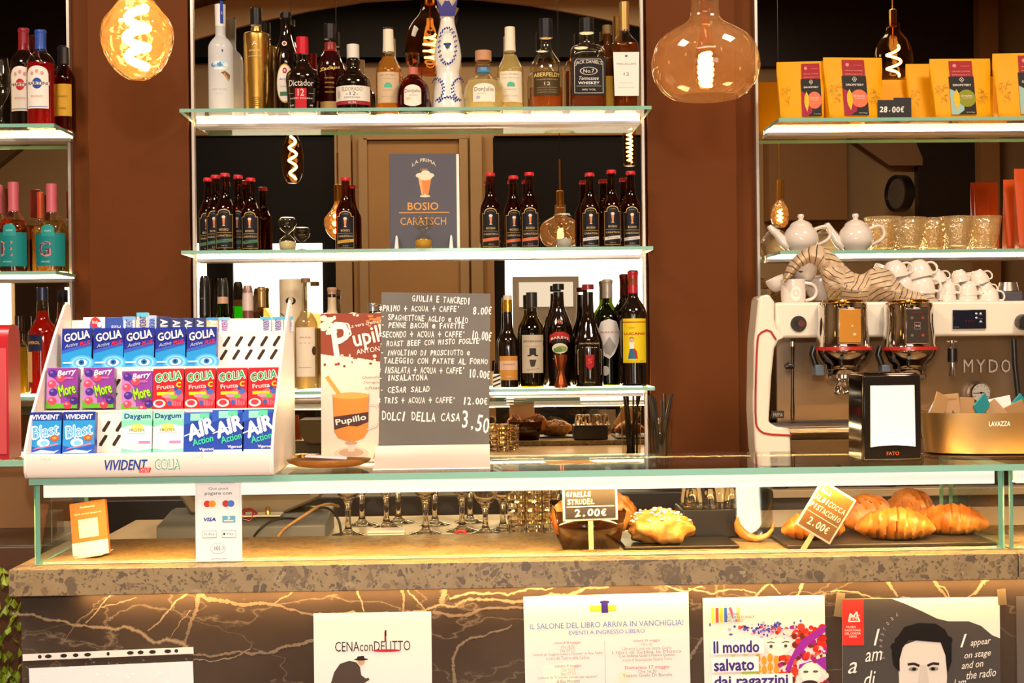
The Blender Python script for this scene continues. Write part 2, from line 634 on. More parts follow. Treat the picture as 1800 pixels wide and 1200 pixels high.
opp('picture_glow', 912, 496, 1006, 540, emit('#fff0dc', 1.1, 'daylight'), -1.59, -1.58)  # pale top of the picture, brightened by added emission
# right bay and left bay reflections
opp('window_9', 1250, -40, 1712, 118, mat('#1a0703', .4))
opp('trim_11', 1345, 235, 1478, 390, mat('#7a5226', .6), -1.7, -1.5)
opp('window_10', 1612, 240, 1713, 398, mat('#170a05', .4))
opp('trim_12', 1714, -40, 1740, 520, mat('#8a5f33', .6), -1.7, -1.5)
a = [mx(x, y, -1.65) for x, y in [(1478, 235), (1600, 235), (1618, 280), (1618, 292), (1560, 292)]]
struct('trim_13', MB().prism(a, -1.7, -1.6), mat('#7d5b3c', .6))
a = [mx(x, y, -1.65) for x, y in [(-80, -40), (200, -40), (200, 215), (-80, 215)]]
struct('window_11', MB().prism(a, -1.7, -1.6), mat('#120805', .4))
a = [mx(x, y, -1.65) for x, y in [(-80, 215), (56, 248), (-10, 300), (-80, 330)]]
struct('painted_shade', MB().prism(a, -1.7, -1.6), mat('#5d4327', .6))  # diagonal shadow on the wall, painted as a darker slab
opp('daylight_strip_1', 0, 478, 20, 650, DAY, -1.64, -1.61)  # emissive strip standing in for daylight, no moulding
opp('window_12', 30, 478, 120, 650, mat('#2a170c', .4))
opp('daylight_strip_2', 118, 505, 130, 560, DAY, -1.62, -1.6)  # narrow emissive strip, also standing in for daylight

c = mx(1582, 340, -1.3)
t = thing('wall_clock', 'round black wall clock showing edge-on in the mirror above the bowls', 'clock', (c[0], -1.3, c[1]), R(72))
MB().lathe([(0, -.04), (.12, -.04), (.13, -.03), (.13, .04), (.112, .04), (.112, .02), (0, .02)], 32, M=Matrix.Rotation(R(-90), 4, 'X')).build('clock_case', BLACKP, t)
MB().lathe([(0, .021), (.11, .021), (.11, .024), (0, .024)], 32, M=Matrix.Rotation(R(-90), 4, 'X')).build('clock_face', mat('#4a4138', .3), t)

# ------------------------------------------------------------------ glass shelves
YF = 4.07
ZT, ZM, ZB = 2.172, 1.769, 1.365
ZRT, ZRM = 2.134, 1.752
ZLT, ZLM, ZLB = 2.133, 1.715, 1.36


def shelf(x0, x1, z, label, drop=0):
    t = thing('glass_shelf', label, 'shelf', (x0, YF, z), group='lit glass shelves')
    w = x1 - x0
    pane(0, w, 0, .204, -.010, 0, 2).build('shelf_pane', SHELFG, t)
    q = MB().box(.008, w - .008, .196, .228, -.022 - drop, -.012 - drop).box(.008, w - .008, .222, .228, -.012 - drop, .002)
    q.build('light_profile', ALU, t, bevel=.001)
    MB().box(.01, w - .01, .206, .2215, -.0115 - drop, .0005).build('led_strip', LEDM, t)
    return t


shelf(-.808, .539, ZT, 'lit glass shelf carrying the tall spirit bottles')
shelf(-.808, .539, ZM, 'lit glass shelf carrying the red capped beer bottles')
shelf(-.808, .539, ZB, 'lit glass shelf carrying the dark liqueur bottles above the counter', .012)
shelf(.906, 2.2, ZRT, 'lit glass shelf carrying the yellow coffee bags')
shelf(.906, 2.2, ZRM, 'lit glass shelf carrying the white teapots and glass bowls')
shelf(-2.1, -1.161, ZLT, 'lit glass shelf carrying the vermouth bottles')
shelf(-2.1, -1.161, ZLM, 'lit glass shelf carrying the teal labelled gin bottles')
shelf(-2.1, -1.161, ZLB, 'lit glass shelf carrying the red aperitif bottles')

# ------------------------------------------------------------------ bar counter
ZS = 1.103                                  # top of the stone
XJ = 1.001
t = thing('stone_counter_slab', 'speckled brown stone counter slab under the long pastry case', 'counter top', (0, 2.565, ZS))
MB().box(-.822, XJ, 0, .385, -.048, 0).build('slab', STONE, t, bevel=.0015)
LED2 = emit('#ffca80', 58, 'warm_led')
MB().box(-.70, XJ, .014, .027, -.0486, -.0481).build('led_strip', LED2, t)
t = thing('stone_counter_slab', 'speckled brown stone slab past the joint beside the second case', 'counter top', (0, 2.565, ZS))
MB().box(XJ + .002, 1.9, 0, .385, -.048, 0).build('slab', STONE, t, bevel=.0015)
MB().box(XJ + .002, 1.9, .014, .027, -.0486, -.0481).build('led_strip', LED2, t)
o = MB().box(-.812, 1.9, 2.602, 2.93, 0, 1.054).build('bar_front', MARBLE, bevel=.001)
tag(o, 'dark veined marble bar front hung with papers', 'bar counter')
vn = MB()


def vein(pts, w0, w1, m=0, n=4, j=3.5):
    random.seed(len(pts) * 31 + int(pts[0][0]))
    p = list(pts)
    for it in range(n):
        q = [p[0]]
        for a, b in zip(p, p[1:]):
            d = math.hypot(b[0] - a[0], b[1] - a[1])
            q += [((a[0] + b[0]) / 2 + random.gauss(0, .05) * d, (a[1] + b[1]) / 2 + random.gauss(0, .06) * d), b]
        p = q
    L_, R_ = [], []
    for i, c in enumerate(p):
        a, b = p[max(0, i - 1)], p[min(len(p) - 1, i + 1)]
        d = math.hypot(b[0] - a[0], b[1] - a[1]) or 1
        nx, ny = -(b[1] - a[1]) / d, (b[0] - a[0]) / d
        w_ = (w0 + (w1 - w0) * i / (len(p) - 1)) * random.uniform(.5, 1.3) / 2
        y = 2.6017 - .00003 * m - .000004 * (len(vn.v) % 50)
        for s, o_ in ((1, L_), (-1, R_)):
            q = pt(c[0] + nx * w_ * s, c[1] + ny * w_ * s, y)
            o_.append((q[0], y, q[1]))
    vn.grid([L_, R_], m)


for pts, a, b in (([(20, 1078), (70, 1084), (130, 1099), (182, 1103), (216, 1101), (246, 1110), (270, 1129), (300, 1125), (322, 1130), (330, 1140)], 4, 7), ([(352, 1038), (347, 1062), (336, 1090), (326, 1124), (322, 1140)], 7, 3), ([(352, 1040), (362, 1052), (400, 1057), (450, 1060), (480, 1062), (520, 1072), (600, 1078)], 7, 3),
                  ([(150, 1095), (180, 1060), (196, 1042)], 2, 2), ([(260, 1108), (300, 1070), (335, 1040)], 2, 4), ([(110, 1130), (130, 1100), (160, 1075), (240, 1050)], 1, 2), ([(340, 1150), (380, 1152), (420, 1144), (470, 1148), (500, 1136), (552, 1124)], 3, 5), ([(340, 1160), (400, 1158), (440, 1140)], 2, 2), ([(480, 1062), (505, 1048), (520, 1036)], 2, 3), ([(300, 1120), (318, 1090), (335, 1072)], 1, 2),
                  ([(625, 1030), (632, 1050), (640, 1075)], 4, 2), ([(700, 1026), (710, 1050), (708, 1076)], 5, 3), ([(712, 1028), (735, 1058), (748, 1072)], 3, 2), ([(560, 1078), (620, 1074), (690, 1078), (740, 1074), (775, 1062), (800, 1066), (850, 1054), (920, 1056), (990, 1046), (1070, 1030)], 4, 5), ([(775, 1062), (782, 1040), (776, 1026)], 9, 6), ([(790, 1052), (850, 1044), (930, 1034), (1010, 1022), (1140, 1024), (1235, 1030)], 4, 3), ([(760, 1076), (830, 1078), (920, 1068)], 5, 4),
                  ([(800, 1200), (796, 1160), (806, 1135), (850, 1118), (900, 1098)], 6, 2), ([(1210, 1160), (1235, 1120)], 5, 4), ([(1325, 1050), (1345, 1030), (1362, 1020)], 4, 3), ([(1350, 1022), (1372, 1044)], 3, 2), ([(1400, 1050), (1412, 1020)], 5, 6), ([(1556, 1018), (1578, 1048)], 6, 3), ([(1640, 1018), (1652, 1036), (1664, 1050)], 6, 3), ([(1646, 1026), (1660, 1032), (1668, 1050)], 2, 2), ([(1700, 1050), (1736, 1016)], 2, 9), ([(1460, 1040), (1500, 1040), (1600, 1050)], 3, 2), ([(1210, 1034), (1300, 1036), (1330, 1044)], 3, 2)):
    vein(pts, a * 1.2, b * 1.2, 1)
    vein(pts, a * .4, b * .4, 0)
vn.build('veins', [mat('#a38c6a', .3), mat('#7c6953', .3)], o, smooth=0)
o = MB().box(-.80, 1.9, 2.952, 3.44, .3, 1.083).build('service_worktop', mat('#d9b98c', .3), bevel=.004)
tag(o, 'pale service worktop behind the pastry case', 'worktop')
t = thing('back_counter', 'dark back counter under the mirrors with a beige edged top', 'counter', (0, 3.72, 0))
MB().box(-2.4, .80, 0, .565, 0, 1.10).build('cabinet', mat('#2b221d', .4), t, bevel=.003)
MB().box(.802, 2.4, .012, .565, 0, 1.078).build('cabinet', mat('#554a42', .4), t)
MB().box(.802, 2.4, 0, .565, 1.079, 1.10).build('counter_top', mat('#b89a76', .35), t, bevel=.002)

ZC = 1.262                                  # top of the glass case
LED3 = emit('#ffc068', 150, 'warm_led')


def case(x0, x1, label):
    t = thing('display_case', label, 'display case', (x0, 2.615, ZS))
    w = x1 - x0
    h = ZC - ZS
    pane(0, w, 0, .008, .001, h - .013, 1).build('front_pane', GLASS2, t)
    pane(0, .008, .009, .34, .001, h - .013, 0).build('end_pane', GLASS2, t)
    pane(w - .008, w, .009, .34, .001, h - .013, 0).build('end_pane', GLASS2, t)
    pane(-.006, w + .006, -.01, .36, h - .012, h, 2).build('top_pane', GLASS2, t)
    lb = MB().box(.014, w - .014, .0125, .030, h - .034, h - .0135).box(.014, w - .014, .0095, .0125, h - .0375, h - .0135).build('light_bar', mat('#ffffff', .3, 0, Emission_Color=lin('#fff2e0'), Emission_Strength=.45), t, bevel=.0006)  # faint emission added so the white housing front looks lit
    MB().box(.016, w - .016, .014, .030, h - .0365, h - .0342).build('led_strip', LED3, lb)
    MB().box(.012, w - .012, .0085, .012, .001, .004).build('base_seal', mat('#e8d3b4', .3), t)
    return t


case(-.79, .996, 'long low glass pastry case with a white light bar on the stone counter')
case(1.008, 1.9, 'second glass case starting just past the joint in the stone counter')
# ------------------------------------------------------------------ pendant lamps
BRASS = mat('#b98a3e', .25, .9)
GLOW = emit('#ffc878', 42, 'filament')


def coil(r, z0, z1, turns, wire, tw=0, n=14):
    k = int(turns * n)
    return [((r * (1 - .15 * math.cos(6.28 * i / k))) * math.cos(2 * PI * i / n), (r) * math.sin(2 * PI * i / n), z0 + (z1 - z0) * i / k) for i in range(k + 1)]


def pendant(label, x, Y, z, prof, glass, fil, socket=(.035, .06), rod=.15, dim=1, inner=None, open_=False):
    """prof: (radius, height above the glass's lowest point)."""
    t = thing('pendant_lamp', label, 'lamp', (x, Y, z), group='hanging amber filament lamps')
    top = prof[-1][1]
    MB().lathe(chaikin(prof, 2), 40).build('glass_shade', glass, t)
    MB().lathe([(0, top - .012), (socket[0] * .5, top - .012), (socket[0] * .5, top + socket[1]), (socket[0] * .3, top + socket[1] + .004), (.004, top + socket[1] + .006), (.004, top + socket[1] + rod), (0, top + socket[1] + rod)], 20).build('socket', BRASS, t)
    MB().cyl(0, 0, top + socket[1] + rod, 4.2 - z, .0018, 6).build('cord', BLACKP, t)
    c, w = fil
    MB().tube(c, w, 7).build('filament', GLOW, t)
    if inner:
        MB().lathe(chaikin(inner, 2), 24).build('bulb', clear('#ffd9a0', .04, .5), t)
        MB().cyl(0, 0, inner[-1][1], top, .006, 10).build('stem', BRASS, t)
    else:
        MB().cyl(0, 0, c[-1][2], top, .003, 6).build('stem', BRASS, t)
    return t


YP = 2.42
k = YP / F
LAVA = clear('#ffdca8', .16, .75, .04, 1.0, 24, .16, '#ffd090')
x, z = pt(242, 141, YP)
tear = [(r * k, (141 - y) * k) for r, y in [(0, 141), (18, 140), (40, 124), (56, 98), (64, 66), (60, 40), (40, 17), (26, -4), (16, -26), (14, -44)]]
pendant('teardrop amber glass lamp with rippled glass hanging before the brown pillar', x, YP, z, tear, LAVA, (coil(.016, .022, .125, 3.2, 0), .0075), (.034, .058), .14)
x, z = pt(1241, 172, YP)
glob = [(r * k, (172 - y) * k) for r, y in [(58, 172), (62, 171), (80, 158), (95, 132), (96, 102), (84, 70), (58, 52), (34, 40), (26, 30), (25, 14), (25, -14)]]
inn = [(r * k, (172 - y) * k) for r, y in [(0, 156), (12, 156), (18, 140), (18, 88), (14, 74), (8, 40), (8, 0)]]
pendant('squat round amber glass globe lamp with a glowing tube bulb inside', x, YP, z, glob, clear('#ffe9c8', .05, .6, .01, .12, 8, .1, '#ffd9a0'), (coil(.0095, 22 * k, 78 * k, 6, 0, n=10), .0042), (.034, .058), .14, inner=inn)


def bulb(r, h, n=.35):
    return [(0, 0), (r * .6, .0), (r, h * .2), (r, h * .45), (r * .8, h * .68), (r * n, h * .85), (r * n, h)]


CLB = clear('#ffc98a', .05, .6)
x, z = mx(757, 132, 1.6)
pendant('large amber bulb seen in the mirror behind the blue and white bottle', x, 1.6, z, bulb(.125, .36), clear('#f0b070', .06, .6), (coil(.03, .07, .2, 4, 0), .005), (.05, .09), .2)
x, z = mx(1571, 142, YP)
pendant('round clear bulb with a curly filament mirrored above the yellow coffee bags', x, YP, z, bulb(.085, .25), CLB, (coil(.028, .02, .15, 2.2, 0), .0055), (.034, .06), .2)
x, z = mx(515, 322, 1.4)
pendant('slim bulb with a long spiral filament mirrored above the hourglasses', x, 1.4, z, bulb(.055, .30), CLB, (coil(.017, .02, .235, 3.4, 0), .0065), (.034, .06), .2)
x, z = mx(1107, 292, 1.4)
pendant('narrow tube bulb mirrored beside the mirror edge above the pale labelled beers', x, 1.4, z, [(0, 0), (.03, 0), (.034, .02), (.034, .2), (.02, .24), (.014, .27)], CLB, (coil(.013, .02, .19, 8, 0, n=8), .004), (.034, .06), .2)
x, z = mx(1371, 400, .8)
pendant('small teardrop bulb on a brass rod mirrored behind the teapots', x, .8, z, bulb(.05, .17), LAVA, (coil(.012, .03, .1, 3, 0), .005), (.05, .09), .3)

# ------------------------------------------------------------------ bottles
CG = clear('#fbfaf2', .05, .75)                     # clear bottle glass
FROST = clear('#ffffff', .04, .4, .3, 0, 20, .95, '#ffffff')
DARKB = mat('#150a06', .07, 0, Coat_Weight=.5)
BROWNG = clear('#a8551c', .05, .75)


def LQ(h, b=.35): return clear(h, .04, .4, .02, 0, 20, b, h)


DKGREEN = clear('#5f7a18', .05, .75)
GOLD = mat('#f2c060', .24, 1)


def resamp(prof, z0, z1, off):
    """The stretch of a profile between two heights, pushed out by off."""
    o = []
    for a, b in zip(prof, prof[1:]):
        lo, hi = sorted((a[1], b[1]))
        if hi < z0 or lo > z1 or hi - lo < 1e-9: continue
        f = lambda z: a[0] + (b[0] - a[0]) * (z - a[1]) / (b[1] - a[1])
        for z in (max(lo, z0), min(hi, z1)):
            q = (f(z) + off, z) + tuple(a[2:3])
            if not o or abs(o[-1][1] - z) > 1e-6: o.append(q)
    return o


BNAMES = {}


def bottle(name, label, px, top, w, zs, prof, gm, Y=4.13, caps=(), bands=(), liq=None, art=None, p=2, dy=1, n=28, lr=None, group=None, cut=3, hpx=None):
    """px, top, w: centre, top and width in the photo; prof: (r, z) as fractions, base to mouth."""
    x = px_x(px, (top + 200) / 2 if zs > 2 else top + 60, Y)
    r = w / 2 * Y / F
    Y = min(Y + .075, 4.288 - r * max(1, dy))
    r = w / 2 * Y / F
    x = px_x(px, (top + 200) / 2 if zs > 2 else top + 60, Y)
    h = px_z(px, top, Y) - zs
    t = thing(name, label, 'bottle', (x, Y, zs + .0005), group=group)
    pr = [(a * r, b * h) + tuple(c) for a, b, *c in prof]
    pr = [pr[0]] + chaikin(pr[1:], 2)
    A0 = .5 if p != 2 else 0
    zc = min([c[0] for c in caps] or [1]) * h
    body = [q for q in pr if q[1] <= zc + 1e-6] or pr
    if body[-1][0] > 0: body = body + [(0, body[-1][1])]
    MB().lathe(body, n, p=p, dy=dy, a0=A0).build('glass_body', gm, t)
    if liq:
        lm, lev = liq
        lp = resamp(pr, .012 * h, lev * h, -.0022)
        lp = [(max(.001, q[0]),) + q[1:] for q in lp]
        MB().lathe([(0, lp[0][1])] + lp + [(0, lp[-1][1])], n, p=p, dy=dy, a0=A0).build('liquid', lm, t)
    for z0, z1, m, nm in bands:
        q = resamp(pr, z0 * h, z1 * h, .0007)
        MB().lathe([(q[0][0] - .001, q[0][1])] + q + [(q[-1][0] - .001, q[-1][1])], n, p=p, dy=dy, a0=A0).build(nm, m, t)
    for z0, z1, cr, m in caps:
        a, b, c = z0 * h, z1 * h, cr * r
        e = min(.0012, (b - a) * .2)
        MB().lathe([(0, a), (c, a), (c, b - e), (c - e, b), (0, b)], 22).build('cap', m, t)
    if art:
        R_ = (lr or 1) * r
        A = Art(r, h, R=R_ if p == 2 else None, tx=True, dep=.0006 + (0 if p == 2 else R_ * dy), dy=dy)
        art(A)
        A.build('label', t)
    t['_r'] = r; t['_h'] = h
    return t


WINE = [(0, 0), (.93, 0), (1, .012), (1, .03), (1, .6), (.97, .65), (.7, .71), (.4, .76), (.36, .8), (.35, .96), (.4, .965), (.4, 1), (0, 1)]
SPIR = [(0, 0), (.95, 0), (1, .012), (1, .03), (1, .62), (.98, .67), (.8, .73), (.45, .77), (.36, .81), (.36, .96), (.4, .965), (.4, 1), (0, 1)]
SQ = 9
w, bk, rd, gd = '#f3e8da', '#17110f', '#b3121e', '#cfa24a'

# --- top shelf, left to right
def a_(A):
    for i in range(7): A.ell(-.45 + .17 * i, .44 + .008 * (i % 3), .22, .018, ['#3f8fc9', '#bfe2ee', '#e8f3f0', '#5ea3cf'][i % 4])
    A.ell(.1, .405, .5, .012, '#f4f4ee'); A.poly([(.15, .37), (.9, .31), (.95, .355), (.5, .385)], '#8a5a34'); A.poly([(.3, .36), (.8, .29), (.85, .31), (.5, .37)], '#c9a06a')
    A.ell(.3, .565, .06, .012, '#3a4a63'); A.text('GREY GOOSE', 0, .22, 1.2, .03 * 5, '#b9c4cc'); A.text('VODKA', 0, .18, .6, .07, '#c5ccd2')
VOD = [(0, 0), (.95, 0), (1, .012), (1, .03), (1, .58), (.98, .63), (.7, .68), (.42, .705), (.4, .75), (.42, .98), (.44, 1), (0, 1)]
b = bottle('vodka_bottle', 'tall frosted white vodka bottle with a mountain picture on its front', 388, 8, 43, ZT, VOD, FROST, art=a_, bands=[(.8, .995, mat('#f1ede4', .3), 'capsule')])
A = Art(.0075, .34, R=.0165, dep=.001); A.rect(.3, .79, 1.5, .985, '#27409a'); A.text('FRANCE', .9, .88, 1.1 * 1.0, .5, w, rot=R(90)); A.build('tax_strip', b)
bottle('gold_spirit_bottle', 'mirror gold tapering bottle with a black stopper', 451, 15, 46, ZT, [(0, 0), (.8, 0), (.86, .02), (1, .73), (.97, .765), (.45, .77), (.42, .79), (.42, .84), (.42, 1), (0, 1)], GOLD,
       caps=[(.84, 1, .44, BLACKP)], art=lambda A: (A.text('A', 0, .65, .4, .3, '#fff0c8', 0), A.text('ROYALTY', 0, .585, .8, .12, '#fff0c8'), A.rect(-.5, .53, .5, .533, '#fff0c8'), [A.rect(-.5, .07 + .02 * i, .5, .076 + .02 * i, '#7a5514') for i in range(5)]), lr=1.0)
def a_(A):
    A.ell(0, .31, .72, .185, '#d8a848'); A.ell(0, .31, .66, .172, w, 2); A.ell(0, .43, .17, .028, rd, 3); A.ell(0, .43, .08, .013, '#f0c8a0', 4)
    A.text('Amaro', 0, .35, .9, .2, '#1d2a5a', l=3); A.text('LUCIDO', 0, .28, .7, .1, bk, l=3); A.rect(-.4, .19, .4, .23, '#4a7a58', 3); A.ell(0, .685, .2, .022, w); A.ell(0, .685, .12, .013, rd, 2)
bottle('amaro_bottle', 'black bottle with a white oval label and a red seal', 503, 23, 43, ZT, [(0, 0), (.94, 0), (1, .015), (1, .5), (.9, .6), (.6, .72), (.42, .8), (.4, .95), (.44, .955), (.44, 1), (0, 1)], DARKB, Y=4.2, art=a_,
       caps=[(.945, 1, .46, BLACKP)])
def a_(A):
    A.rect(-.35, 0.03, .32, .30, '#c41f2c'); A.text('Dictador', 0, .37, 1.5, .36, w, 0); A.text('12', 0, .245, .36, .4, w, l=3); A.text('AGED SOLERA', 0, .17, 1.4, .08, w, l=3); A.rect(-.8, .235, -.45, .238, w); A.rect(.45, .235, .8, .238, w)
    A.text('RUM', -.55, .08, .25, .1, w, l=3); A.text('40', .6, .08, .2, .1, w, l=3)
bottle('rum_bottle', 'bulbous black rum bottle with a red cap and red numbered panel', 532, 66, 60, ZT, [(0, 0), (.8, 0), (.86, .02), (.98, .38), (1, .46), (.93, .53), (.55, .6), (.36, .66), (.34, .72), (.33, .97), (.34, 1), (0, 1)], DARKB, Y=4.105, art=a_,
       caps=[(.78, 1, .36, mat('#c8102a', .3))], lr=1.0)
def a_(A):
    A.text('Zacapa', 0, .5, 1.7, .3, '#e8c060', .02, .3, R(8)); A.rect(-.8, .04, .8, .15, '#c49a5a')
    for i in range(4): A.text('RON SOLERA', 0, .4 - .05 * i, .7, .12, '#d8a848')
bottle('rum_bottle', 'wine red glass rum bottle with slanted gold script', 581, 43, 46, ZT, [(0, 0), (.9, 0), (.95, .02), (1, .45), (.98, .56), (.8, .64), (.5, .7), (.42, .74), (.4, .95), (.42, 1), (0, 1)], mat('#2c0508', .08), Y=4.17, art=a_,
       caps=[(.84, 1, .46, mat('#1c1411', .35))], bands=[(.7, .8, mat('#8c1c14', .35), 'foil_band')])
def a_(A):
    A.rect(-1.25, .13, 1.25, .37, w); A.rect(-1.25, .1, 1.25, .155, '#a8323a', 2); A.text('ELDORADO', 0, .32, 1.2, .22, '#8a6a44', l=3); A.text('-12-', 0, .255, .7, .2, bk, l=3); A.text('DEMERARA', 0, .2, .9, .1, '#6a5a4a', l=3); A.text('RUM', 0, .125, .4, .1, w, l=3); A.ell(-.85, .25, .12, .06, '#cbb59a', 2)
bottle('rum_bottle', 'squat black rum bottle with a wide cream and red label', 621, 79, 61, ZT, [(0, 0), (.94, 0), (1, .02), (1, .42), (.92, .51), (.6, .57), (.4, .62), (.36, .68), (.4, .72), (.4, .78), (.34, .8), (.34, 1), (0, 1)], DARKB, Y=4.11, art=a_,
       caps=[(.8, 1, .36, mat('#e5ddd0', .3))])
CAS = [(0, 0), (.94, 0), (1, .012), (1, .04), (1, .5), (.96, .53), (.62, .63), (.46, .69), (.4, .75), (.38, .97), (.38, 1), (0, 1)]
def casa(c):
    def a_(A):
        A.rect(-.95, .13, .95, .475, c); A.text('Casa Amigos', -.1, .44, 1.4, .14, '#9a8a78', l=3); A.text('100% agave azul', 0, .4, 1.3, .1, '#a89a88', l=3); A.arch(-.3, .3, .3, .32, .035, '#58b89a', 2); A.text('TEQUILA', 0, .27, .8, .08, '#7a9a88', l=3); A.text('hecho en mexico', 0, .2, 1.1, .1, '#b0a294', l=3)
    return a_
PAP = mat('#f2e3c6', .5)
bottle('tequila_bottle', 'golden tequila bottle with a tan paper label and paper neck strip', 683, 48, 45, ZT, CAS, CG, Y=4.16, art=casa('#d8b890'), liq=(LQ('#f0b848'), .66), bands=[(.72, .97, PAP, 'paper_seal')])
bottle('tequila_bottle', 'pale clear tequila bottle with a cream label and paper neck strip', 897, 47, 46, ZT, CAS, CG, Y=4.16, art=casa('#efe0c4'), liq=(LQ('#fbefb8'), .68), bands=[(.72, .99, PAP, 'paper_seal')])
def a_(A):
    A.arch(-.52, .12, .52, .33, .09, '#f6e9d8'); A.ell(0, .13, .5, .05, '#f6e9d8'); A.text('DonJulio', 0, .315, .92, .28, '#5a4a3c', 0, l=3); A.text('REPOSADO', .05, .25, .5, .07, '#9a8a78', l=3); A.ell(-.25, .2, .14, .028, '#e8c8a8', 2)
bottle('tequila_bottle', 'low amber tequila bottle with a ball stopper and tombstone label', 726, 91, 59, ZT, [(0, 0), (.88, 0), (.94, .02), (1, .1), (.98, .36), (.8, .5), (.45, .58), (.3, .62), (.28, .72), (.28, .74), (0, .75)], BROWNG, Y=4.11, art=a_, lr=1.0,
       caps=[(.62, .74, .31, mat('#c86a50', .4)), (.74, .8, .3, CG), (.8, .97, .42, clear('#ffd9b0', .08, .8))])
def a_(A):
    A.arch(-.55, .13, .55, .35, .07, '#f7ecd6'); A.text('DonJulio', 0, .32, .95, .26, '#6a5a4c', 0, l=3); A.text('BLANCO', -.1, .26, .4, .06, '#a89a88', l=3); A.ell(-.28, .2, .1, .025, '#b9b0d0', 2)
bottle('tequila_bottle', 'wide round clear tequila bottle with a cork ball stopper', 850, 89, 72, ZT, [(0, 0), (.8, 0), (.9, .03), (1, .2), (.98, .36), (.8, .53), (.5, .6), (.3, .65), (.28, .72), (.3, .78), (0, .79)], CG, Y=4.11, art=a_, lr=1.0, liq=(LQ('#fff6cf'), .5),
       bands=[(.64, .72, mat('#4f8fc0', .4), 'neck_label')], caps=[(.78, .83, .36, CG), (.83, .99, .4, mat('#c98f66', .6))])


def vine(A, cx, cz, rx, rz, a0, a1, n, s=1):
    for i in range(n):
        t = a0 + (a1 - a0) * i / (n - 1)
        x, z = cx + rx * math.cos(t), cz + rz * math.sin(t)
        for d in (-1, 1): A.ell(x + d * .05 * s, z + .004 * d, .042 * s, .0085 * s, '#1d2a86', n=8)
        A.line([(x, z), (cx + rx * math.cos(t + .2), cz + rz * math.sin(t + .2))], .012, '#1d2a86')


x = px_x(787, 100, 4.22); r = 31 * 4.22 / F; h = px_z(787, -6, 4.22) - ZT
t = thing('ceramic_tequila_bottle', 'tall white ceramic bottle painted with blue leaves and a flared crown stopper', 'bottle', (x, 4.22, ZT + .0005))
pr = [(0, 0), (.98, 0), (1, .03), (.9, .13), (.72, .28), (.62, .35), (.68, .4), (.78, .47), (.76, .54), (.6, .66), (.44, .75), (.38, .8), (.36, .84), (0, .84)]
MB().lathe([(0, 0)] + chaikin([(a * r, b * h) for a, b in pr[1:]], 2), 32).build('ceramic_body', mat('#f6efe2', .12), t)
MB().lathe([(0, .82 * h), (.42 * r, .82 * h), (.4 * r, .9 * h), (.36 * r, .92 * h), (.66 * r, h), (.58 * r, h), (0, .95 * h)], 24).build('stopper', mat('#f3e2c4', .2), t)
MB().prism([(-.42 * r, .82 * h), (.42 * r, .82 * h), (.62 * r, .975 * h), (.3 * r, .9 * h), (.0, .985 * h), (-.3 * r, .9 * h), (-.62 * r, .975 * h)], -.46 * r, -.42 * r).build('crown_paint', mat('#1d2380', .2), t)
A = Art(r, h, R=.78 * r, dep=.0006); vine(A, 0, .56, .5, .15, 0, 6.0, 22); A.ell(0, .56, .13, .022, '#4a5a38'); A.ell(-.12, .575, .1, .01, '#1d2a86'); A.ell(.12, .575, .1, .01, '#1d2a86'); A.line([(0, .53), (0, .59)], .03, '#2a2a20'); A.build('painted_wreath', t)
A = Art(r, h, R=.93 * r, dep=.0008); vine(A, -.75, .2, .5, .09, -1.5, 2.3, 13); vine(A, .75, .2, .5, .09, .9, 4.7, 13); vine(A, 0, .08, .5, .05, .4, 2.8, 8); A.build('painted_scroll', t)

def a_(A):
    A.rect(-.93, .17, .93, .42, '#4a3a22'); A.text('ABERFELDY', 0, .385, 1.75, .24, '#e8c878', .02, l=3); A.text('HIGHLAND SINGLE MALT', 0, .335, 1.4, .07, '#cfae6a', l=3); A.text('12', 0, .29, .36, .2, '#f0dca8', l=3)
    for i in range(3): A.text('SCOTCH WHISKY', 0, .25 - .025 * i, 1.3, .06, '#b89a5a', l=3)
WHI = [(0, 0), (.92, 0), (1, .02), (1, .4), (1, .46), (.9, .54), (.6, .61), (.4, .66), (.32, .73), (.33, .8), (.34, .97), (.34, 1), (0, 1)]
bottle('whisky_bottle', 'rounded whisky bottle with a dark gold lettered label and black capsule', 960, 34, 57, ZT, WHI, CG, art=a_, liq=(LQ('#d98838'), .27), caps=[(.8, 1, .42, mat('#1d1a24', .3))])
def a_(A):
    A.rect(-.95, .16, .95, .555, '#1b1614'); A.line([(-.8, .18), (-.8, .5), (-.66, .535), (.66, .535), (.8, .5), (.8, .18)], .03, '#cfc6ba', 2, True)
    A.text('JACK DANIEL\'S', 0, .485, 1.5, .26, w, .01, arc=.1, l=3); A.ell(0, .41, .5, .042, '#cfc6ba', 2); A.ell(0, .41, .44, .036, '#1b1614', 3); A.text('No.7', 0, .41, .6, .2, w, l=4)
    A.text('Tennessee', 0, .335, 1.1, .2, w, 0, .3, l=3); A.text('WHISKEY', 0, .285, 1.2, .16, w, .02, l=3); A.text('40% VOL', 0, .215, .8, .1, w, l=3); A.rect(-.7, .25, .7, .254, '#cfc6ba', 2)
bottle('whiskey_bottle', 'square whiskey bottle with a big black white lettered label', 1032, 33, 62, ZT, [(0, 0, SQ), (.95, 0, SQ), (1, .01, SQ), (1, .04, SQ), (1, .6, SQ), (.98, .64, 6), (.8, .7, 4), (.48, .72, 2), (.42, .73, 2), (.42, .86, 2), (.42, 1, 2), (0, 1, 2)], CG, Y=4.12, art=a_, p=6, n=32,
       liq=(LQ('#b4561c'), .56), caps=[(.85, 1, .42, BLACKP)], lr=1.0)
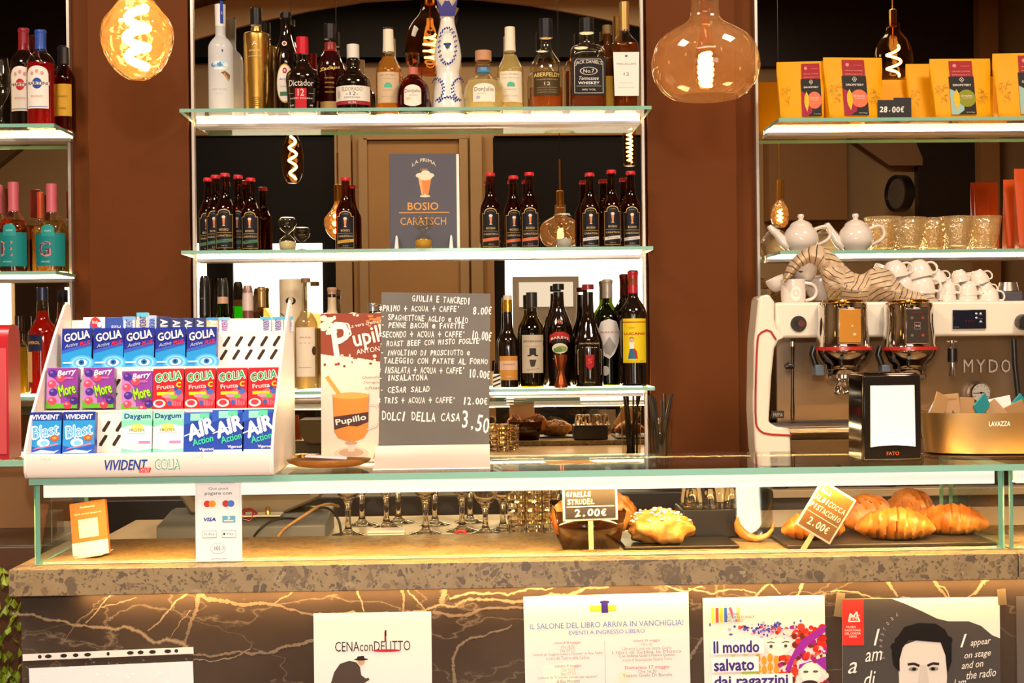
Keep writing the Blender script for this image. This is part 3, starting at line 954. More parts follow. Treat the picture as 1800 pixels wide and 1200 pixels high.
bottle('liqueur_bottle', 'dark bottle with a yellow label standing behind the square whiskey bottle', 1068, 45, 40, ZT, WINE, mat('#4a2408', .1), Y=4.22, art=lambda A: A.rect(-1, .08, 1, .42, '#d8a830'), caps=[(.9, 1, .42, mat('#7a5a28', .4))])
def a_(A):
    A.poly([(-.93, .525), (.93, .525), (.86, .135), (-.86, .135)], '#f6ece0'); A.ell(0, .49, .1, .01, '#6a6a70', 2); A.text('MACALLAN', 0, .42, 1.35, .14, '#8a7a6a', l=3); A.text('12', 0, .33, .38, .22, '#6a5a4c', l=3); A.text('DOUBLE CASK', 0, .25, .9, .05, '#a89a8c', l=3); A.text('SINGLE MALT SCOTCH', 0, .21, 1.2, .06, '#9a8c80', l=3)
bottle('whisky_bottle', 'tall amber whisky bottle with a large white label and gold stopper', 1098, 4, 49, ZT, [(0, 0, SQ), (.8, 0, 3), (.84, .02, 3), (1, .58, 3), (.96, .63, 3), (.6, .68, 2), (.36, .72, 2), (.34, .76, 2), (.36, 1, 2), (0, 1, 2)], CG, art=a_, p=3, liq=(LQ('#b0581c'), .62),
       caps=[(.745, 1, .36, mat('#d0a860', .3, .7))], lr=1.0)

# --- vermouth and bitters shelf of the first bay
def mart(c):
    def a_(A):
        A.arch(-.8, .19, .8, .54, .075, '#f2e6da'); A.text('MARTINI', 0, .44, 1.5, .2, bk, .02, l=4); A.ell(0, .44, .34, .055, c, 2); A.rect(-.85, .425, .85, .456, '#f2e6da', 3); A.ell(-.35, .54, .12, .02, '#d8a090', 2); A.ell(0, .56, .12, .02, '#d8a090', 2); A.ell(.35, .54, .12, .02, '#d8a090', 2)
        A.text('ROSSO', 0, .31, .8, .16, '#c86a4a', 0, l=3); A.rect(-.7, .205, .7, .212, '#4a6ab0', 2)
    return a_
bottle('vermouth_bottle', 'dark vermouth bottle with a red neck and white arched label', 42, 50, 46, ZLT, SPIR, mat('#150808', .08), Y=4.185, art=mart('#c8302a'), bands=[(.78, 1, mat('#8f1524', .35), 'capsule')])
bottle('vermouth_bottle', 'red aperitif bottle with a blue neck and white arched label', 72, 53, 49, ZLT, SPIR, CG, Y=4.11, art=mart('#2a4aa8'), liq=(LQ('#e01222', .4), .66), bands=[(.8, 1, mat('#2a4fa8', .35), 'capsule')])
bottle('bitter_bottle', 'amber bitter bottle with a yellow label at the mirror edge', 114, 84, 36, ZLT, WINE, BROWNG, Y=4.16, art=lambda A: (A.rect(-.9, .17, .9, .55, '#c8982a'), A.text('AMARO', 0, .4, 1, .2, '#7a4a10', l=3), A.text('1888', 0, .26, .7, .2, '#7a4a10', l=3)), caps=[(.8, 1, .4, mat('#2a2018', .4))], liq=(LQ('#c0451a'), .6))
x = px_x(2, 150, 4.12)
t = thing('wine_glass', 'empty wine glass at the edge of the vermouth shelf', 'glass', (x, 4.12, ZLT + .0005))
r = 16 * 4.12 / F
MB().lathe(chaikin([(0, .003), (r * .8, .001), (r * .8, .002), (.004, .006), (.003, .06), (r * .7, .085), (r, .115), (r * .95, .15), (r * .72, .195)], 2), 28).build('bowl_and_stem', CG, t)
# --- gin shelf
def gin(let):
    def a_(A):
        A.rect(-1.2, .07, 1.2, .44, '#17807e'); A.arch(-.42, .4, .42, .48, .05, '#2a9490', 2); A.text(let, -.2, .26, .75, .95, '#d88a86', .02, l=3); A.text(let, -.24, .265, .7, .85, '#5a3048', -.01, l=4); A.text('GIN', 0, .46, .4, .12, '#bfe0d8', l=3); A.text('INFUSED', -.15, .12, .6, .1, '#bfe0d8', l=3)
    return a_
GIN = [(0, 0), (.94, 0), (1, .015), (1, .04), (1, .46), (.95, .53), (.7, .6), (.38, .65), (.32, .7), (.34, .98), (.34, 1), (0, 1)]
PINK = mat('#c8606a', .35)
for px, top, wd, Y, let, lab, lq in ((24, 320, 52, 4.12, 'E', 'gin bottle with a teal label and pink neck nearer the shelf end', '#f0b878'), (91, 323, 53, 4.12, 'G', 'gin bottle with a teal label showing a big pink letter beside the mirror edge', '#fbf2c4'), (-4, 325, 50, 4.215, 'R', 'gin bottle with a pink neck cut off by the shelf end', '#f0a868')):
    bottle('gin_bottle', lab, px, top, wd, ZLM, GIN, CG, Y=Y, art=gin(let), liq=(clear(lq), .58), bands=[(.68, 1, PINK, 'capsule')], group='teal labelled gin bottles')
bottle('gin_bottle', 'gin bottle with an orange neck standing behind the teal labelled pair', 71, 338, 30, ZLM, GIN, CG, Y=4.22, bands=[(.68, 1, mat('#c0461c', .35), 'capsule')], liq=(LQ('#e8c070'), .58))
# --- aperitif shelf
APE = [(0, 0), (.94, 0), (1, .012), (1, .04), (1, .55), (.95, .6), (.7, .66), (.46, .7), (.42, .75), (.36, .9), (.36, 1), (0, 1)]
REDL = LQ('#e81a10', .4)
bottle('aperitif_bottle', 'bright red aperitif bottle with a small navy label beside the sweets display', 75, 505, 50, ZLB, APE, CG, Y=4.12, liq=(REDL, .78), caps=[(.88, 1, .38, mat('#1d2340', .3))], art=lambda A: (A.rect(-.95, .41, .2, .56, '#1d2340'), A.text('APEROL', -.4, .485, .95, .2, '#e8a020', .02, l=3), A.rect(-1.1, .12, -.5, .4, '#d8a868')))
bottle('liqueur_bottle', 'yellow liqueur bottle with a dark cap between the red tin and the aperitif', 33, 555, 30, ZLB, APE, CG, Y=4.18, liq=(LQ('#d8c020'), .6), caps=[(.8, 1, .4, mat('#2a1410', .3))])
# ------------------------------------------------------------------ beer shelf
BEER = [(0, 0), (.95, 0), (1, .012), (1, .03), (1, .5), (.96, .56), (.72, .63), (.5, .7), (.42, .78), (.38, .95), (.42, .955), (.43, .975), (.38, .98), (0, .985)]
REDCAP = mat('#d8202a', .35)


def beer(px, top, wd, lab, band, btext, Y=4.13, g='red capped beer bottles'):
    def a_(A):
        A.rect(-.9, .04, .9, .47, '#c9a25a'); A.arch(-.62, .45, .62, .485, .05, '#d8b878', 1); A.rect(-.85, .047, .85, .462, '#1e1c22', 2); A.arch(-.56, .44, .56, .48, .045, '#1e1c22', 2)
        A.text('LA PRIMA', 0, .49, .7, .07, '#c9a25a', arc=.06, l=3)
        A.poly([(-.14, .43), (.14, .43), (.07, .33), (-.07, .33)], '#d88a5a', 3); A.ell(0, .435, .17, .018, '#f2ddc4', 4); A.rect(-.12, .322, .12, .33, '#f2ddc4', 4)
        A.text('BOSIO', 0, .275, .85, .2, '#e8c88a', .01, l=3); A.rect(-.75, .236, .75, .24, '#c9a25a', 3); A.text('CARATSCH', 0, .2, 1.4, .18, '#e8c88a', .01, l=3)
        A.poly([(-.85, .10), (.85, .125), (.85, .165), (-.85, .14)], band, 3)
        if btext: A.text(btext, 0, .133, 1.0, .11, '#1e1c22', .01, 0, .03, l=4)
        A.text('33cl', 0, .07, .5, .06, '#e8d8b8', l=3)
    t = bottle('beer_bottle', lab, px, top, wd, ZM, BEER, BROWNG, Y=Y, art=a_, group=g, liq=(LQ('#a04410', .3), .66))
    r, h = t['_r'], t['_h']
    MB().lathe([(0, h * .955), (r * .47, h * .955), (r * .5, h * .965), (r * .46, h * .995), (r * .4, h), (0, h)], 20).build('crown_cap', REDCAP, t)
    return t


GB = '#4f7a5c'
beer(366, 313, 33, 'red capped beer half hidden at the outer end of the green banded cluster', GB, '', 4.215)
beer(379, 308, 33, 'red capped beer just behind the foremost green banded one', GB, '', 4.13)
beer(396, 305, 36, 'foremost red capped beer of the green banded cluster', GB, 'IPA', 4.075)
beer(419, 308, 34, 'green banded beer standing second in front of the dark mirror glass', GB, 'IPA', 4.15)
beer(441, 313, 34, 'green banded beer at the end of the cluster nearer the hourglass', GB, 'IPA', 4.10)
beer(608, 312, 36, 'lone red capped beer with a yellow band beside the dark sign', '#d8a83a', 'LAGER', 4.12)
beer(862, 304, 36, 'red capped beer with an orange band standing first after the dark sign', '#d8704a', '', 4.12)
beer(903, 309, 35, 'orange banded beer standing in the middle of three', '#d8704a', '', 4.165)
beer(931, 303, 35, 'orange banded beer third after the dark sign', '#d8704a', '', 4.12)
beer(1037, 304, 35, 'white banded beer first after the small hourglass', '#e0d8cc', 'BLANCHE', 4.12)
beer(1075, 299, 35, 'tallest looking white banded beer in the middle of three', '#e0d8cc', 'BLANCHE', 4.10)
beer(1109, 301, 35, 'white banded beer against the mirror edge', '#e0d8cc', 'BLANCHE', 4.135)


def hourglass(px, top, bot, wd, lab, sand, Y=4.12):
    x = px_x(px, top, Y); z = ZM + .0005
    h = px_z(px, top, Y) - z; r = wd / 2 * Y / F
    t = thing('hourglass', lab, 'hourglass', (x, Y, z), group='sand timers on the beer shelf')
    pr = [(0, 0), (.75, 0), (.95, .06), (1, .2), (.85, .34), (.4, .44), (.12, .5), (.4, .56), (.85, .66), (1, .8), (.95, .94), (.75, 1), (0, 1)]
    pr = [(a * r, b * h) for a, b in pr]
    MB().lathe([pr[0]] + chaikin(pr[1:-1], 2) + [pr[-1]], 28).build('glass_body', CG, t)
    MB().lathe([(0, .015 * h), (.7 * r, .015 * h), (.88 * r, .07 * h), (.92 * r, .2 * h), (.86 * r, .26 * h), (0, .31 * h)], 24).build('sand', mat(sand, .8), t)


hourglass(505, 382, 437, 32, 'small hourglass with pale sand standing on the beer shelf before the bright window', '#d8c89a')
hourglass(744, 380, 435, 32, 'hourglass with golden sand in front of the dark printed sign', '#c8962a', 4.08)
hourglass(991, 376, 432, 30, 'hourglass with grey sand between the orange and white banded beers', '#b9b2ac')

x0, z1 = pt(684, 271, 4.15); x1, z0 = pt(808, 437, 4.15)
t = thing('upright_beer_sign', 'dark blue grey upright beer sign with a gold beer glass drawing', 'sign', ((x0 + x1) / 2, 4.15, ZM + .0005))
sw, sh = x1 - x0, z1 - ZM
MB().box(-sw / 2, sw / 2, 0, .03, 0, sh).build('board', [mat('#4a4650', .5)], t, bevel=.001)
MB().box(sw / 2 - .007, sw / 2 + .0006, -.0006, .0295, .002, sh - .002).build('pale_edge', mat('#f6ead8', .4), t)
A = Art(sw, sh, dep=0)
o, cr = '#e0a050', '#f2e0c4'
A.text('LA PRIMA', -.0, .885, .34, .05, cr, arc=.07); A.text('1845', 0, .835, .1, .035, o)
A.poly([(-.085, .75), (.105, .75), (.06, .575), (-.04, .575)], '#e08a48'); A.poly([(-.085, .75), (-.04, .75), (-.015, .575), (-.04, .575)], '#f0b070', 2)
for q in [(-.06, .775, .06), (.02, .8, .065), (.09, .775, .055), (.02, .765, .1)]: A.ell(q[0], q[1], q[2], q[2] * .7 * .6, cr, 2)
A.ell(.01, .56, .075, .012, cr, 2); A.rect(0, .56, .02, .585, cr, 3)
A.text('BOSIO', -.02, .455, .44, .11, o, .015); A.rect(-.37, .385, .36, .395, o); A.text('CARATSCH', -.02, .3, .66, .11, o, .0)
A.build('print', t)
for px in (697, 793):
    x, _ = pt(px, 430, 4.10)
    t = thing('sign_clip', 'white plastic clip foot at the ' + ('outer' if px < 700 else 'inner') + ' lower corner of the dark sign', 'clip', (x, 4.10, ZM + .0005))
    MB().prism([(-.006, 0), (.006, 0), (.003, .036), (0, .04), (-.002, .036)], 0, .04).build('clip_body', mat('#e6dccc', .3), t)

# ------------------------------------------------------------------ liqueur shelf
GREENB = mat('#0d1206', .07, 0, Coat_Weight=.5)
bottle('liqueur_bottle', 'black necked liqueur bottle at the mirror edge behind the sweets display', 360, 485, 40, ZB, [(0, 0), (1, 0), (1, .35), (1, .48), (.9, .54), (.5, .6), (.46, .66), (.44, 1), (0, 1)], DARKB, Y=4.14, bands=[(.66, .985, mat('#1a1512', .3), 'capsule')], art=lambda A: (A.ell(.1, .47, .16, .02, '#d8b050'), A.text('1815', 0, .8, .3, .12, '#9a8a78')), lr=1.01)
bottle('liqueur_bottle', 'dark green bottle with bright green glass at its neck and a pale neck band', 392, 488, 40, ZB, [(0, 0), (1, 0), (1, .3), (1, .4), (.9, .52), (.6, .64), (.46, .72), (.44, 1), (0, 1)], clear('#3f9a1a', .05, .7), Y=4.085, liq=(mat('#0a1a04', .2), .6), bands=[(.77, .83, mat('#c89a7a', .5), 'neck_band'), (.83, .995, mat('#1a1512', .3), 'capsule')])
bottle('liqueur_bottle', 'bottle with a dusty pink neck and silver red collar', 436, 502, 44, ZB, [(0, 0), (1, 0), (1, .4), (.9, .46), (.5, .52), (.42, .6), (.42, 1), (0, 1)], mat('#7a4638', .35), Y=4.12, bands=[(.76, .93, mat('#d8c0b4', .35), 'neck_label'), (.93, 1, mat('#b08a80', .3, .5), 'capsule')])
bottle('liqueur_bottle', 'clear round shouldered bottle with a gold cap beside the pink necked bottle', 460, 504, 34, ZB, SPIR, clear('#f0d8b0', .05, .7), Y=4.21, bands=[(.8, 1, mat('#c8a060', .3, .6), 'capsule')], liq=(LQ('#d8a860'), .55))
x, z = pt(512, 491, 4.25)
t = thing('whisky_tin', 'tall cream cylindrical gift tin with a dark crest', 'tin', (x, 4.25, ZB + .0005))
r = 21 * 4.25 / F; h = z - ZB
MB().lathe([(0, 0), (r, 0), (r, h * .985), (r * .985, h), (0, h)], 36).build('tin_body', mat('#dfc7a2', .4), t)
A = Art(r, h, R=r, dep=.0004); A.ell(.05, .8, .42, .035, '#2a2420'); A.ell(.05, .805, .2, .03, '#e0d0b0', 2); A.text('G', .05, .805, .16, .14, '#2a2420', l=3); A.line([(-.95, .69), (-.6, .67), (-.2, .6), (.1, .57)], .1, '#4a3a2c'); A.build('crest', t)
bottle('grappa_bottle', 'tall clear slim grappa bottle with a cream label and a dark button', 538, 489, 42, ZB, [(0, 0), (.95, 0), (1, .01), (1, .03), (.98, .56), (.9, .62), (.5, .68), (.34, .74), (.32, .97), (.34, 1), (0, 1)], CG, Y=4.10,
       liq=(LQ('#f7e6b8'), .7), caps=[(.96, 1, .4, mat('#8a6a50', .4))], art=lambda A: (A.rect(-.85, .12, .85, .56, '#f0dcc0'), A.text('ALFA', 0, .47, .95, .14, '#c85a38', l=3), A.text('o o o', 0, .42, .9, .08, '#a89078', l=3), A.ell(.75, .35, .2, .04, '#4a3826', 3), A.rect(-.6, .2, .5, .205, '#b8a080', 3)))
bottle('liqueur_bottle', 'bottle with a tan capped dark neck above the coffee cream poster', 584, 505, 40, ZB, WINE, mat('#2a160a', .1), Y=4.15, bands=[(.74, .9, mat('#d8c09a', .45), 'neck_label'), (.93, 1, mat('#c09070', .4), 'capsule')])
bottle('liqueur_bottle', 'short bottle with a silver cap just beside the chalk menu', 656, 532, 44, ZB, SPIR, GREENB, Y=4.15, bands=[(.9, 1, mat('#b8aea4', .3, .8), 'capsule')])
bottle('liqueur_bottle', 'small dark liqueur bottle with a gold neck beside the chalk menu', 893, 519, 36, ZB, [(0, 0), (1, 0), (1, .015), (1, .44), (.92, .52), (.6, .58), (.44, .64), (.4, .98), (.4, 1), (0, 1)], DARKB, Y=4.11, bands=[(.82, .95, mat('#d8a030', .25, .8), 'gold_foil'), (.95, 1, mat('#d8c8a8', .4), 'capsule')],
       art=lambda A: (A.rect(-1, .08, 1, .34, '#c8873a'), A.text('AMARO', 0, .25, 1.2, .14, '#7a2a14', l=3), A.rect(-1, .19, 1, .29, '#d8b090', 2), A.text('35', 0, .12, .4, .1, '#f0d8b0', l=3)))
def a_(A):
    A.rect(-.95, .15, .95, .55, '#bfae94'); A.text('JEFFERSON', 0, .48, 1.6, .18, '#3a3028', l=3); A.text('amaro importante', 0, .43, 1.1, .07, '#6a5a4a', l=3)
    A.rect(-.26, .335, .26, .41, '#2a2420', 3); A.rect(-.42, .325, .42, .34, '#2a2420', 3); A.ell(0, .29, .24, .05, '#c8b498', 3); A.poly([(-.28, .29), (.28, .29), (.12, .22), (-.16, .215)], '#3a2f26', 4); A.text('Vermouth', 0, .19, 1.0, .08, '#4a3a2c', 0, .3, .1, l=3)
bottle('amaro_bottle', 'olive glass bottle with a tan label showing a top hatted bearded man', 935, 514, 44, ZB, [(0, 0), (.94, 0), (1, .015), (1, .55), (.95, .62), (.7, .69), (.46, .74), (.4, .8), (.42, 1), (0, 1)], clear('#9a8a1a', .05, .7), Y=4.11, art=a_, liq=(mat('#1a1006', .2), .55), caps=[(.84, 1, .44, mat('#2a221c', .35))])
def a_(A):
    A.ell(0, .46, .62, .055, '#c02a22'); A.ell(0, .44, .66, .045, '#1c1410', 2); A.poly([(-.78, .43), (.78, .43), (.72, .5), (.3, .53), (-.3, .53), (-.72, .5)], '#b02a24', 2); A.text('BAILEYS', 0, .46, 1.25, .15, '#f2e0c8', .02, arc=.12, l=4)
    A.ell(0, .37, .55, .05, '#d8cfae', 3); A.ell(.1, .365, .4, .03, '#8a9a5a', 4); A.ell(-.15, .355, .3, .025, '#5a7a3a', 4); A.ell(0, .63, .2, .025, '#8a3a2a', 3); A.text('B B', 0, .63, .25, .1, '#e8c890', l=4); A.text('irish cream', 0, .27, 1.0, .06, '#d8b878', l=3)
bottle('cream_liqueur_bottle', 'black cream liqueur bottle with a red arched banner label', 982, 499, 50, ZB, [(0, 0), (.9, 0), (.94, .02), (1, .45), (.98, .56), (.75, .66), (.46, .75), (.38, .82), (.36, .98), (.36, 1), (0, 1)], DARKB, Y=4.155, art=a_, lr=1.01, caps=[(.94, 1, .4, BLACKP)])
x, _ = pt(986, 650, 4.08); r = 12.5 * 4.08 / F; h = px_z(986, 624, 4.08) - ZB
t = thing('copper_jigger', 'copper hourglass shaped jigger in front of the black cream liqueur', 'jigger', (x, 4.08, ZB + .0005))
MB().lathe(chaikin([(r * .9, 0), (r, .002), (r * .85, h * .15), (r * .45, h * .42), (r * .42, h * .48), (r * .7, h * .7), (r * .95, h), (r * .9, h), (r * .6, h * .7), (0, h * .55)], 1), 28).build('cup', mat('#a8542c', .25, .85), t)
def a_(A):
    A.line([(-.85, .12), (-.85, .36), (.85, .36), (.85, .12)], .05, '#c8a060', 2, True); A.text('SAN MARZANO', 0, .42, 1.4, .1, '#d8b878', l=3); A.text('1948', 0, .38, 1.0, .06, '#d8b878', l=3)
    A.poly([(-.28, .31), (.28, .31), (.26, .2), (0, .16), (-.26, .2)], '#a8141c', 2); A.text('S', 0, .25, .26, .3, '#d85a48', l=3)
bottle('coffee_liqueur_bottle', 'rounded dark bottle with a red shield and thin gold frame', 1034, 500, 53, ZB, [(0, 0), (.96, 0), (1, .02), (1, .38), (.92, .47), (.66, .56), (.44, .66), (.36, .76), (.34, .96), (.36, 1), (0, 1)], DARKB, Y=4.11, art=a_, caps=[(.95, 1, .4, mat('#8a2420', .3))])
def a_(A):
    A.poly([(-.95, .5), (-.6, .6), (0, .625), (.6, .6), (.95, .5), (.8, .4), (.4, .3), (0, .25), (-.4, .28), (-.8, .4)], '#d8cfc6'); A.text('BRAULIO', 0, .5, 1.6, .13, '#b02420', .01, l=3); A.poly([(-.5, .36), (0, .46), (.5, .37), (.1, .28), (-.3, .3)], '#9a948c', 2); A.ell(-.3, .14, .3, .045, '#b8aea4', 2)
bottle('amaro_bottle', 'green amaro bottle with a snowy white mountain label', 1068, 491, 47, ZB, WINE, clear('#6a7a1a', .05, .7), Y=4.19, art=a_, liq=(mat('#150d06', .15), .6), bands=[(.82, 1, mat('#b0a090', .35, .3), 'capsule')])
def a_(A):
    A.rect(-1, .2, 1, .58, '#e8c81e'); A.rect(-1, .545, 1, .553, '#b02420', 2); A.text('AMARO', -.25, .5, .5, .08, '#b02420', l=3); A.text('LUCANO', 0, .45, 1.65, .16, '#b8201c', .03, l=3)
    A.ell(-.25, .395, .14, .02, '#d8b090', 3); A.ell(-.25, .405, .16, .015, '#3a2418', 2); A.poly([(-.45, .375), (-.05, .375), (-.1, .32), (-.4, .32)], '#f0e8dc', 3); A.poly([(-.4, .32), (-.1, .32), (.1, .235), (-.55, .235)], '#2a6a8a', 3); A.poly([(-.12, .33), (.1, .3), (.18, .235), (0, .235)], '#b02420', 4); A.text('CORDIAL 28%', 0, .215, 1.3, .06, '#2a6a3a', l=3)
bottle('amaro_bottle', 'tall dark amaro bottle with a yellow label and red capsule', 1113, 475, 47, ZB, WINE, DARKB, Y=4.11, art=a_, bands=[(.8, .985, mat('#b8202a', .3), 'capsule'), (.87, .93, mat('#d8a030', .4), 'neck_stripe')], lr=1)
x, _ = pt(873, 665, 4.09)
t = thing('tiny_sample_bottle', 'tiny bottle with a black and white striped label beside the chalk menu', 'bottle', (x, 4.09, ZB + .0005))
MB().box(-.012, .012, -.012, .012, 0, .042).build('label_box', mat('#e8dcc8', .4), t, bevel=.002)
A = Art(.012, .042, dep=.0125)
for i in range(3): A.poly([(-.9, .1 + .28 * i), (.9, .3 + .28 * i), (.9, .42 + .28 * i), (-.9, .22 + .28 * i)], '#2a2420')
A.build('stripes', t)
MB().lathe([(0, .042), (.008, .042), (.006, .06), (.005, .075), (0, .075)], 14).build('neck', DARKB, t)

# straws in a glass on the back counter
x, _ = pt(1160, 760, 3.95); z = px_z(1160, 800, 3.95)
zb = 1.1005
t = thing('straw_glass', 'clear glass tumbler holding black straws before the brown pillar', 'glass', (x, 3.95, zb))
r = 22 * 3.95 / F; h = px_z(1160, 735, 3.95) - zb
MB().lathe([(0, .004), (r * .85, .004), (r, h), (r * .96, h), (r * .82, .01), (0, .01)], 28).build('tumbler', CG, t)
for i in range(11):
    a = 2.399 * i; q = r * .62 * math.sqrt((i + .5) / 11)
    top = px_z(1160, 692 + (i % 4) * 4, 3.95)
    lean = [-.03, -.02, -.012, .0, .05][i % 5]
    s = MB().tube([(x + q * math.cos(a), 3.95 + q * math.sin(a), zb + .012), (x + q * math.cos(a) + lean, 3.95 + q * math.sin(a) + .01 * (i % 3), top)], .0032, 8).build('drinking_straw', mat('#2a241f', .35))
    tag(s, 'thin black drinking straw standing in the tumbler by the pillar', 'straw', 'black straws in the tumbler')
# ------------------------------------------------------------------ yellow coffee bags
GLS, _nt, _b = nodes('pressed_glass')
_b.inputs['Base Color'].default_value = lin('#fff3dc'); _b.inputs['Transmission Weight'].default_value = 1; _b.inputs['Roughness'].default_value = .03; _b.inputs['IOR'].default_value = 1.45
YEL = mat('#efa202', .5, 0, Specular_IOR_Level=.2)


def bag_mesh(w, h, d0=.062):
    b = MB()
    rows = []
    for z, ww, d in [(0, .88, .95), (.015, .91, 1), (.1, .92, 1.0), (.45, .95, .59), (.7, .985, .29), (.8, 1, .17), (.86, 1, .1), (.99, .995, .06), (1, .99, .05)]:
        ring = []
        for i in range(28):
            t = 2 * PI * i / 28
            ct, st = math.cos(t), math.sin(t)
            g = (abs(ct) ** 7 + abs(st) ** 7) ** (-1 / 7)
            ring.append((ct * g * w * ww / 2, st * g * d0 * d / 2 + .0012 * math.sin(9 * z + 3 * ct) * (z > .1) * (z < .8), z * h))
        rows.append(ring + [ring[0]])
    b.grid(rows)
    b.add([(0, 0, 0)] + rows[0][:-1], [(0, i + 1, (i + 1) % 28 + 1) for i in range(28)])
    return b


def bag(px0, px1, top, lab, c1, c2, Y=4.135, rz=0, art=True, shift=0, zs=ZRT, m=YEL, name='coffee_bag', group='yellow coffee bags'):
    x0, x1 = px_x(px0, 160, Y), px_x(px1, 160, Y)
    w = x1 - x0; h = px_z(px0, top, Y) - zs
    t = thing(name, lab, 'bag', ((x0 + x1) / 2, Y, zs + .0005), rz, group)
    bag_mesh(w, h).build('pouch', m, t, smooth=50)
    if not art: return t
    A = Art(w, h)
    s = shift
    A.rect(-.19 + s, .70, .19 + s, .995, '#a01c22'); A.text('ORIGIN COFFEE', s, .80, .3, .02, '#e0a090', l=2); A.text('SPECIALTY', s, .74, .3, .02, '#e0a090', l=2); A.ell(-.1 + s, .9, .03, .03, '#d88a80', 2); A.rect(.0 + s, .89, .15 + s, .895, '#d88a80', 2)
    A.rect(-.21 + s, .05, .2 + s, .71, '#1c1714', 2)
    A.text('DROPSTERY', s, .56, .3, .035, '#e8ddd0', .02, l=4)
    for q in ((0, .63), (.018, .655), (-.018, .655), (.0, .675)): A.ell(s + q[0], q[1], .022, .02, '#cfc4b8', 4); A.ell(s + q[0], q[1], .013, .011, '#1c1714', 5)
    A.poly([(-.21 + s, .50), (-.1 + s, .44), (.02 + s, .3), (0 + s, .12), (-.1 + s, .05), (-.21 + s, .05)], c1, 3)
    A.ell(.06 + s, .33, .145, .15, c2, 4)
    A.poly([(-.1 + s, .49), (-.06 + s, .4), (-.055 + s, .3), (-.07 + s, .22), (-.1 + s, .13), (-.14 + s, .22), (-.155 + s, .3), (-.145 + s, .4)], '#f0b414', 5)
    A.text('ETHIOPIA', .06 + s, .37, .18, .03, '#f4e8d8', l=6); A.text('washed', .06 + s, .335, .16, .015, '#f4e0d0', l=6); A.text('250g', .1 + s, .085, .14, .02, '#d8ccc0', l=5)
    random.seed(3)
    for sx in ([-.42, -.24], [.24, .4]):
        for i in range(26):
            cx = random.uniform(*sx); cz = random.uniform(.24, .56); a = random.uniform(0, 6.3)
            A.line([(cx + .02 * math.cos(a + j * .7), cz + .022 * math.sin(a + j * .7)) for j in range(6)], .004, '#8a6410', 1)
    tl = math.atan(.0279 / (.76 * h))
    A.build('front_print', t, loc=(0, -.0372, 0), rot=(-tl, 0, 0))
    return t


bag(1366, 1449, 109, 'yellow coffee bag with a coral circle standing first on the upper shelf', '#a01a3c', '#e8704c', shift=.2, rz=R(-6))
bag(1446, 1552, 102, 'yellow coffee bag with a coral circle beside the handwritten price card', '#a01a3c', '#e8704c', Y=4.12, rz=R(4))
bag(1512, 1600, 141, 'low yellow coffee bag lying behind the handwritten price card', '#a01a3c', '#e8704c', Y=4.22, art=False)
bag(1592, 1668, 113, 'yellow coffee bag half hidden behind the olive circled bag', '#9ab8b0', '#8a8a1a', Y=4.19, shift=.25)
bag(1634, 1741, 104, 'yellow coffee bag with an olive circle and pale blue shape', '#9ab8b0', '#8a8a1a', Y=4.12)
bag(1746, 1852, 94, 'tall yellow coffee bag cut off by the edge of the picture', '#9ab8b0', '#8a8a1a', Y=4.12, shift=.1, rz=R(-4))


def card(px0, px1, top, lab, txt, Y):
    x0, x1 = px_x(px0, 190, Y), px_x(px1, 190, Y); w = x1 - x0; h = px_z(px0, top, Y) - ZRT
    t = thing('price_card', lab, 'price tag', ((x0 + x1) / 2, Y, ZRT + .0005))
    MB().box(-w / 2, w / 2, 0, .002, 0, h).prismx([(.002, 0), (.03, 0), (.002, h * .6)], -.004, .004).build('card', mat('#1a1210', .5), t)
    if txt:
        A = Art(w, h); A.hand(txt, -.45, .38, .9, .2, '#f4ece0', .03); A.build('writing', t)


card(1543, 1592, 176, 'black price card reading twenty eight euros before the low yellow bag', '28,00\u20ac', 4.09)
card(1571, 1602, 172, 'plain black price card partly behind the handwritten one', '', 4.13)

# ------------------------------------------------------------------ teapots, bowls, red pouches
def teapot(px, w, top, lab, Y, tip, hand):
    x = px_x(px, 410, Y); z = ZRM + .0005
    k = Y / F; r = w / 2 * k; h = px_z(px, top, Y) - z
    t = thing('teapot', lab, 'teapot', (x, Y, z), group='white teapots')
    pr = [(0, 0), (r * .62, 0), (r * .66, .004), (r * .95, h * .2), (r, h * .36), (r * .9, h * .54), (r * .66, h * .66), (r * .6, h * .68), (0, h * .68)]
    MB().lathe([pr[0]] + chaikin(pr[1:-1], 2) + [pr[-1]], 32).build('pot_body', PORC, t)
    MB().lathe([(0, h * .66)] + chaikin([(r * .64, h * .66), (r * .62, h * .72), (r * .4, h * .8), (r * .16, h * .84), (r * .12, h * .87), (r * .2, h * .93), (r * .16, h * .99)], 2) + [(0, h)], 28).build('lid', PORC, t)
    dx, dz = (tip[0] - px) * k, px_z(px, tip[1], Y) - z
    sp = [(-r * .7, 0, h * .16), (-r * 1.05, 0, h * .26), (-r * 1.25, 0, h * .42), (dx * .95, 0, dz * .9), (dx, 0, dz)]
    MB().tube(chaikin(sp, 2), [r * (.36 - .24 * i / 19) for i in range(20)], 14).build('spout', PORC, t)
    hx = (hand - px) * k
    hp = [(r * .7, 0, h * .58), (hx * .85, 0, h * .70), (hx, 0, h * .5), (hx * .9, 0, h * .3), (r * .85, 0, h * .16)]
    MB().tube(chaikin(hp, 2), r * .1, 10).build('handle', PORC, t)
    return t


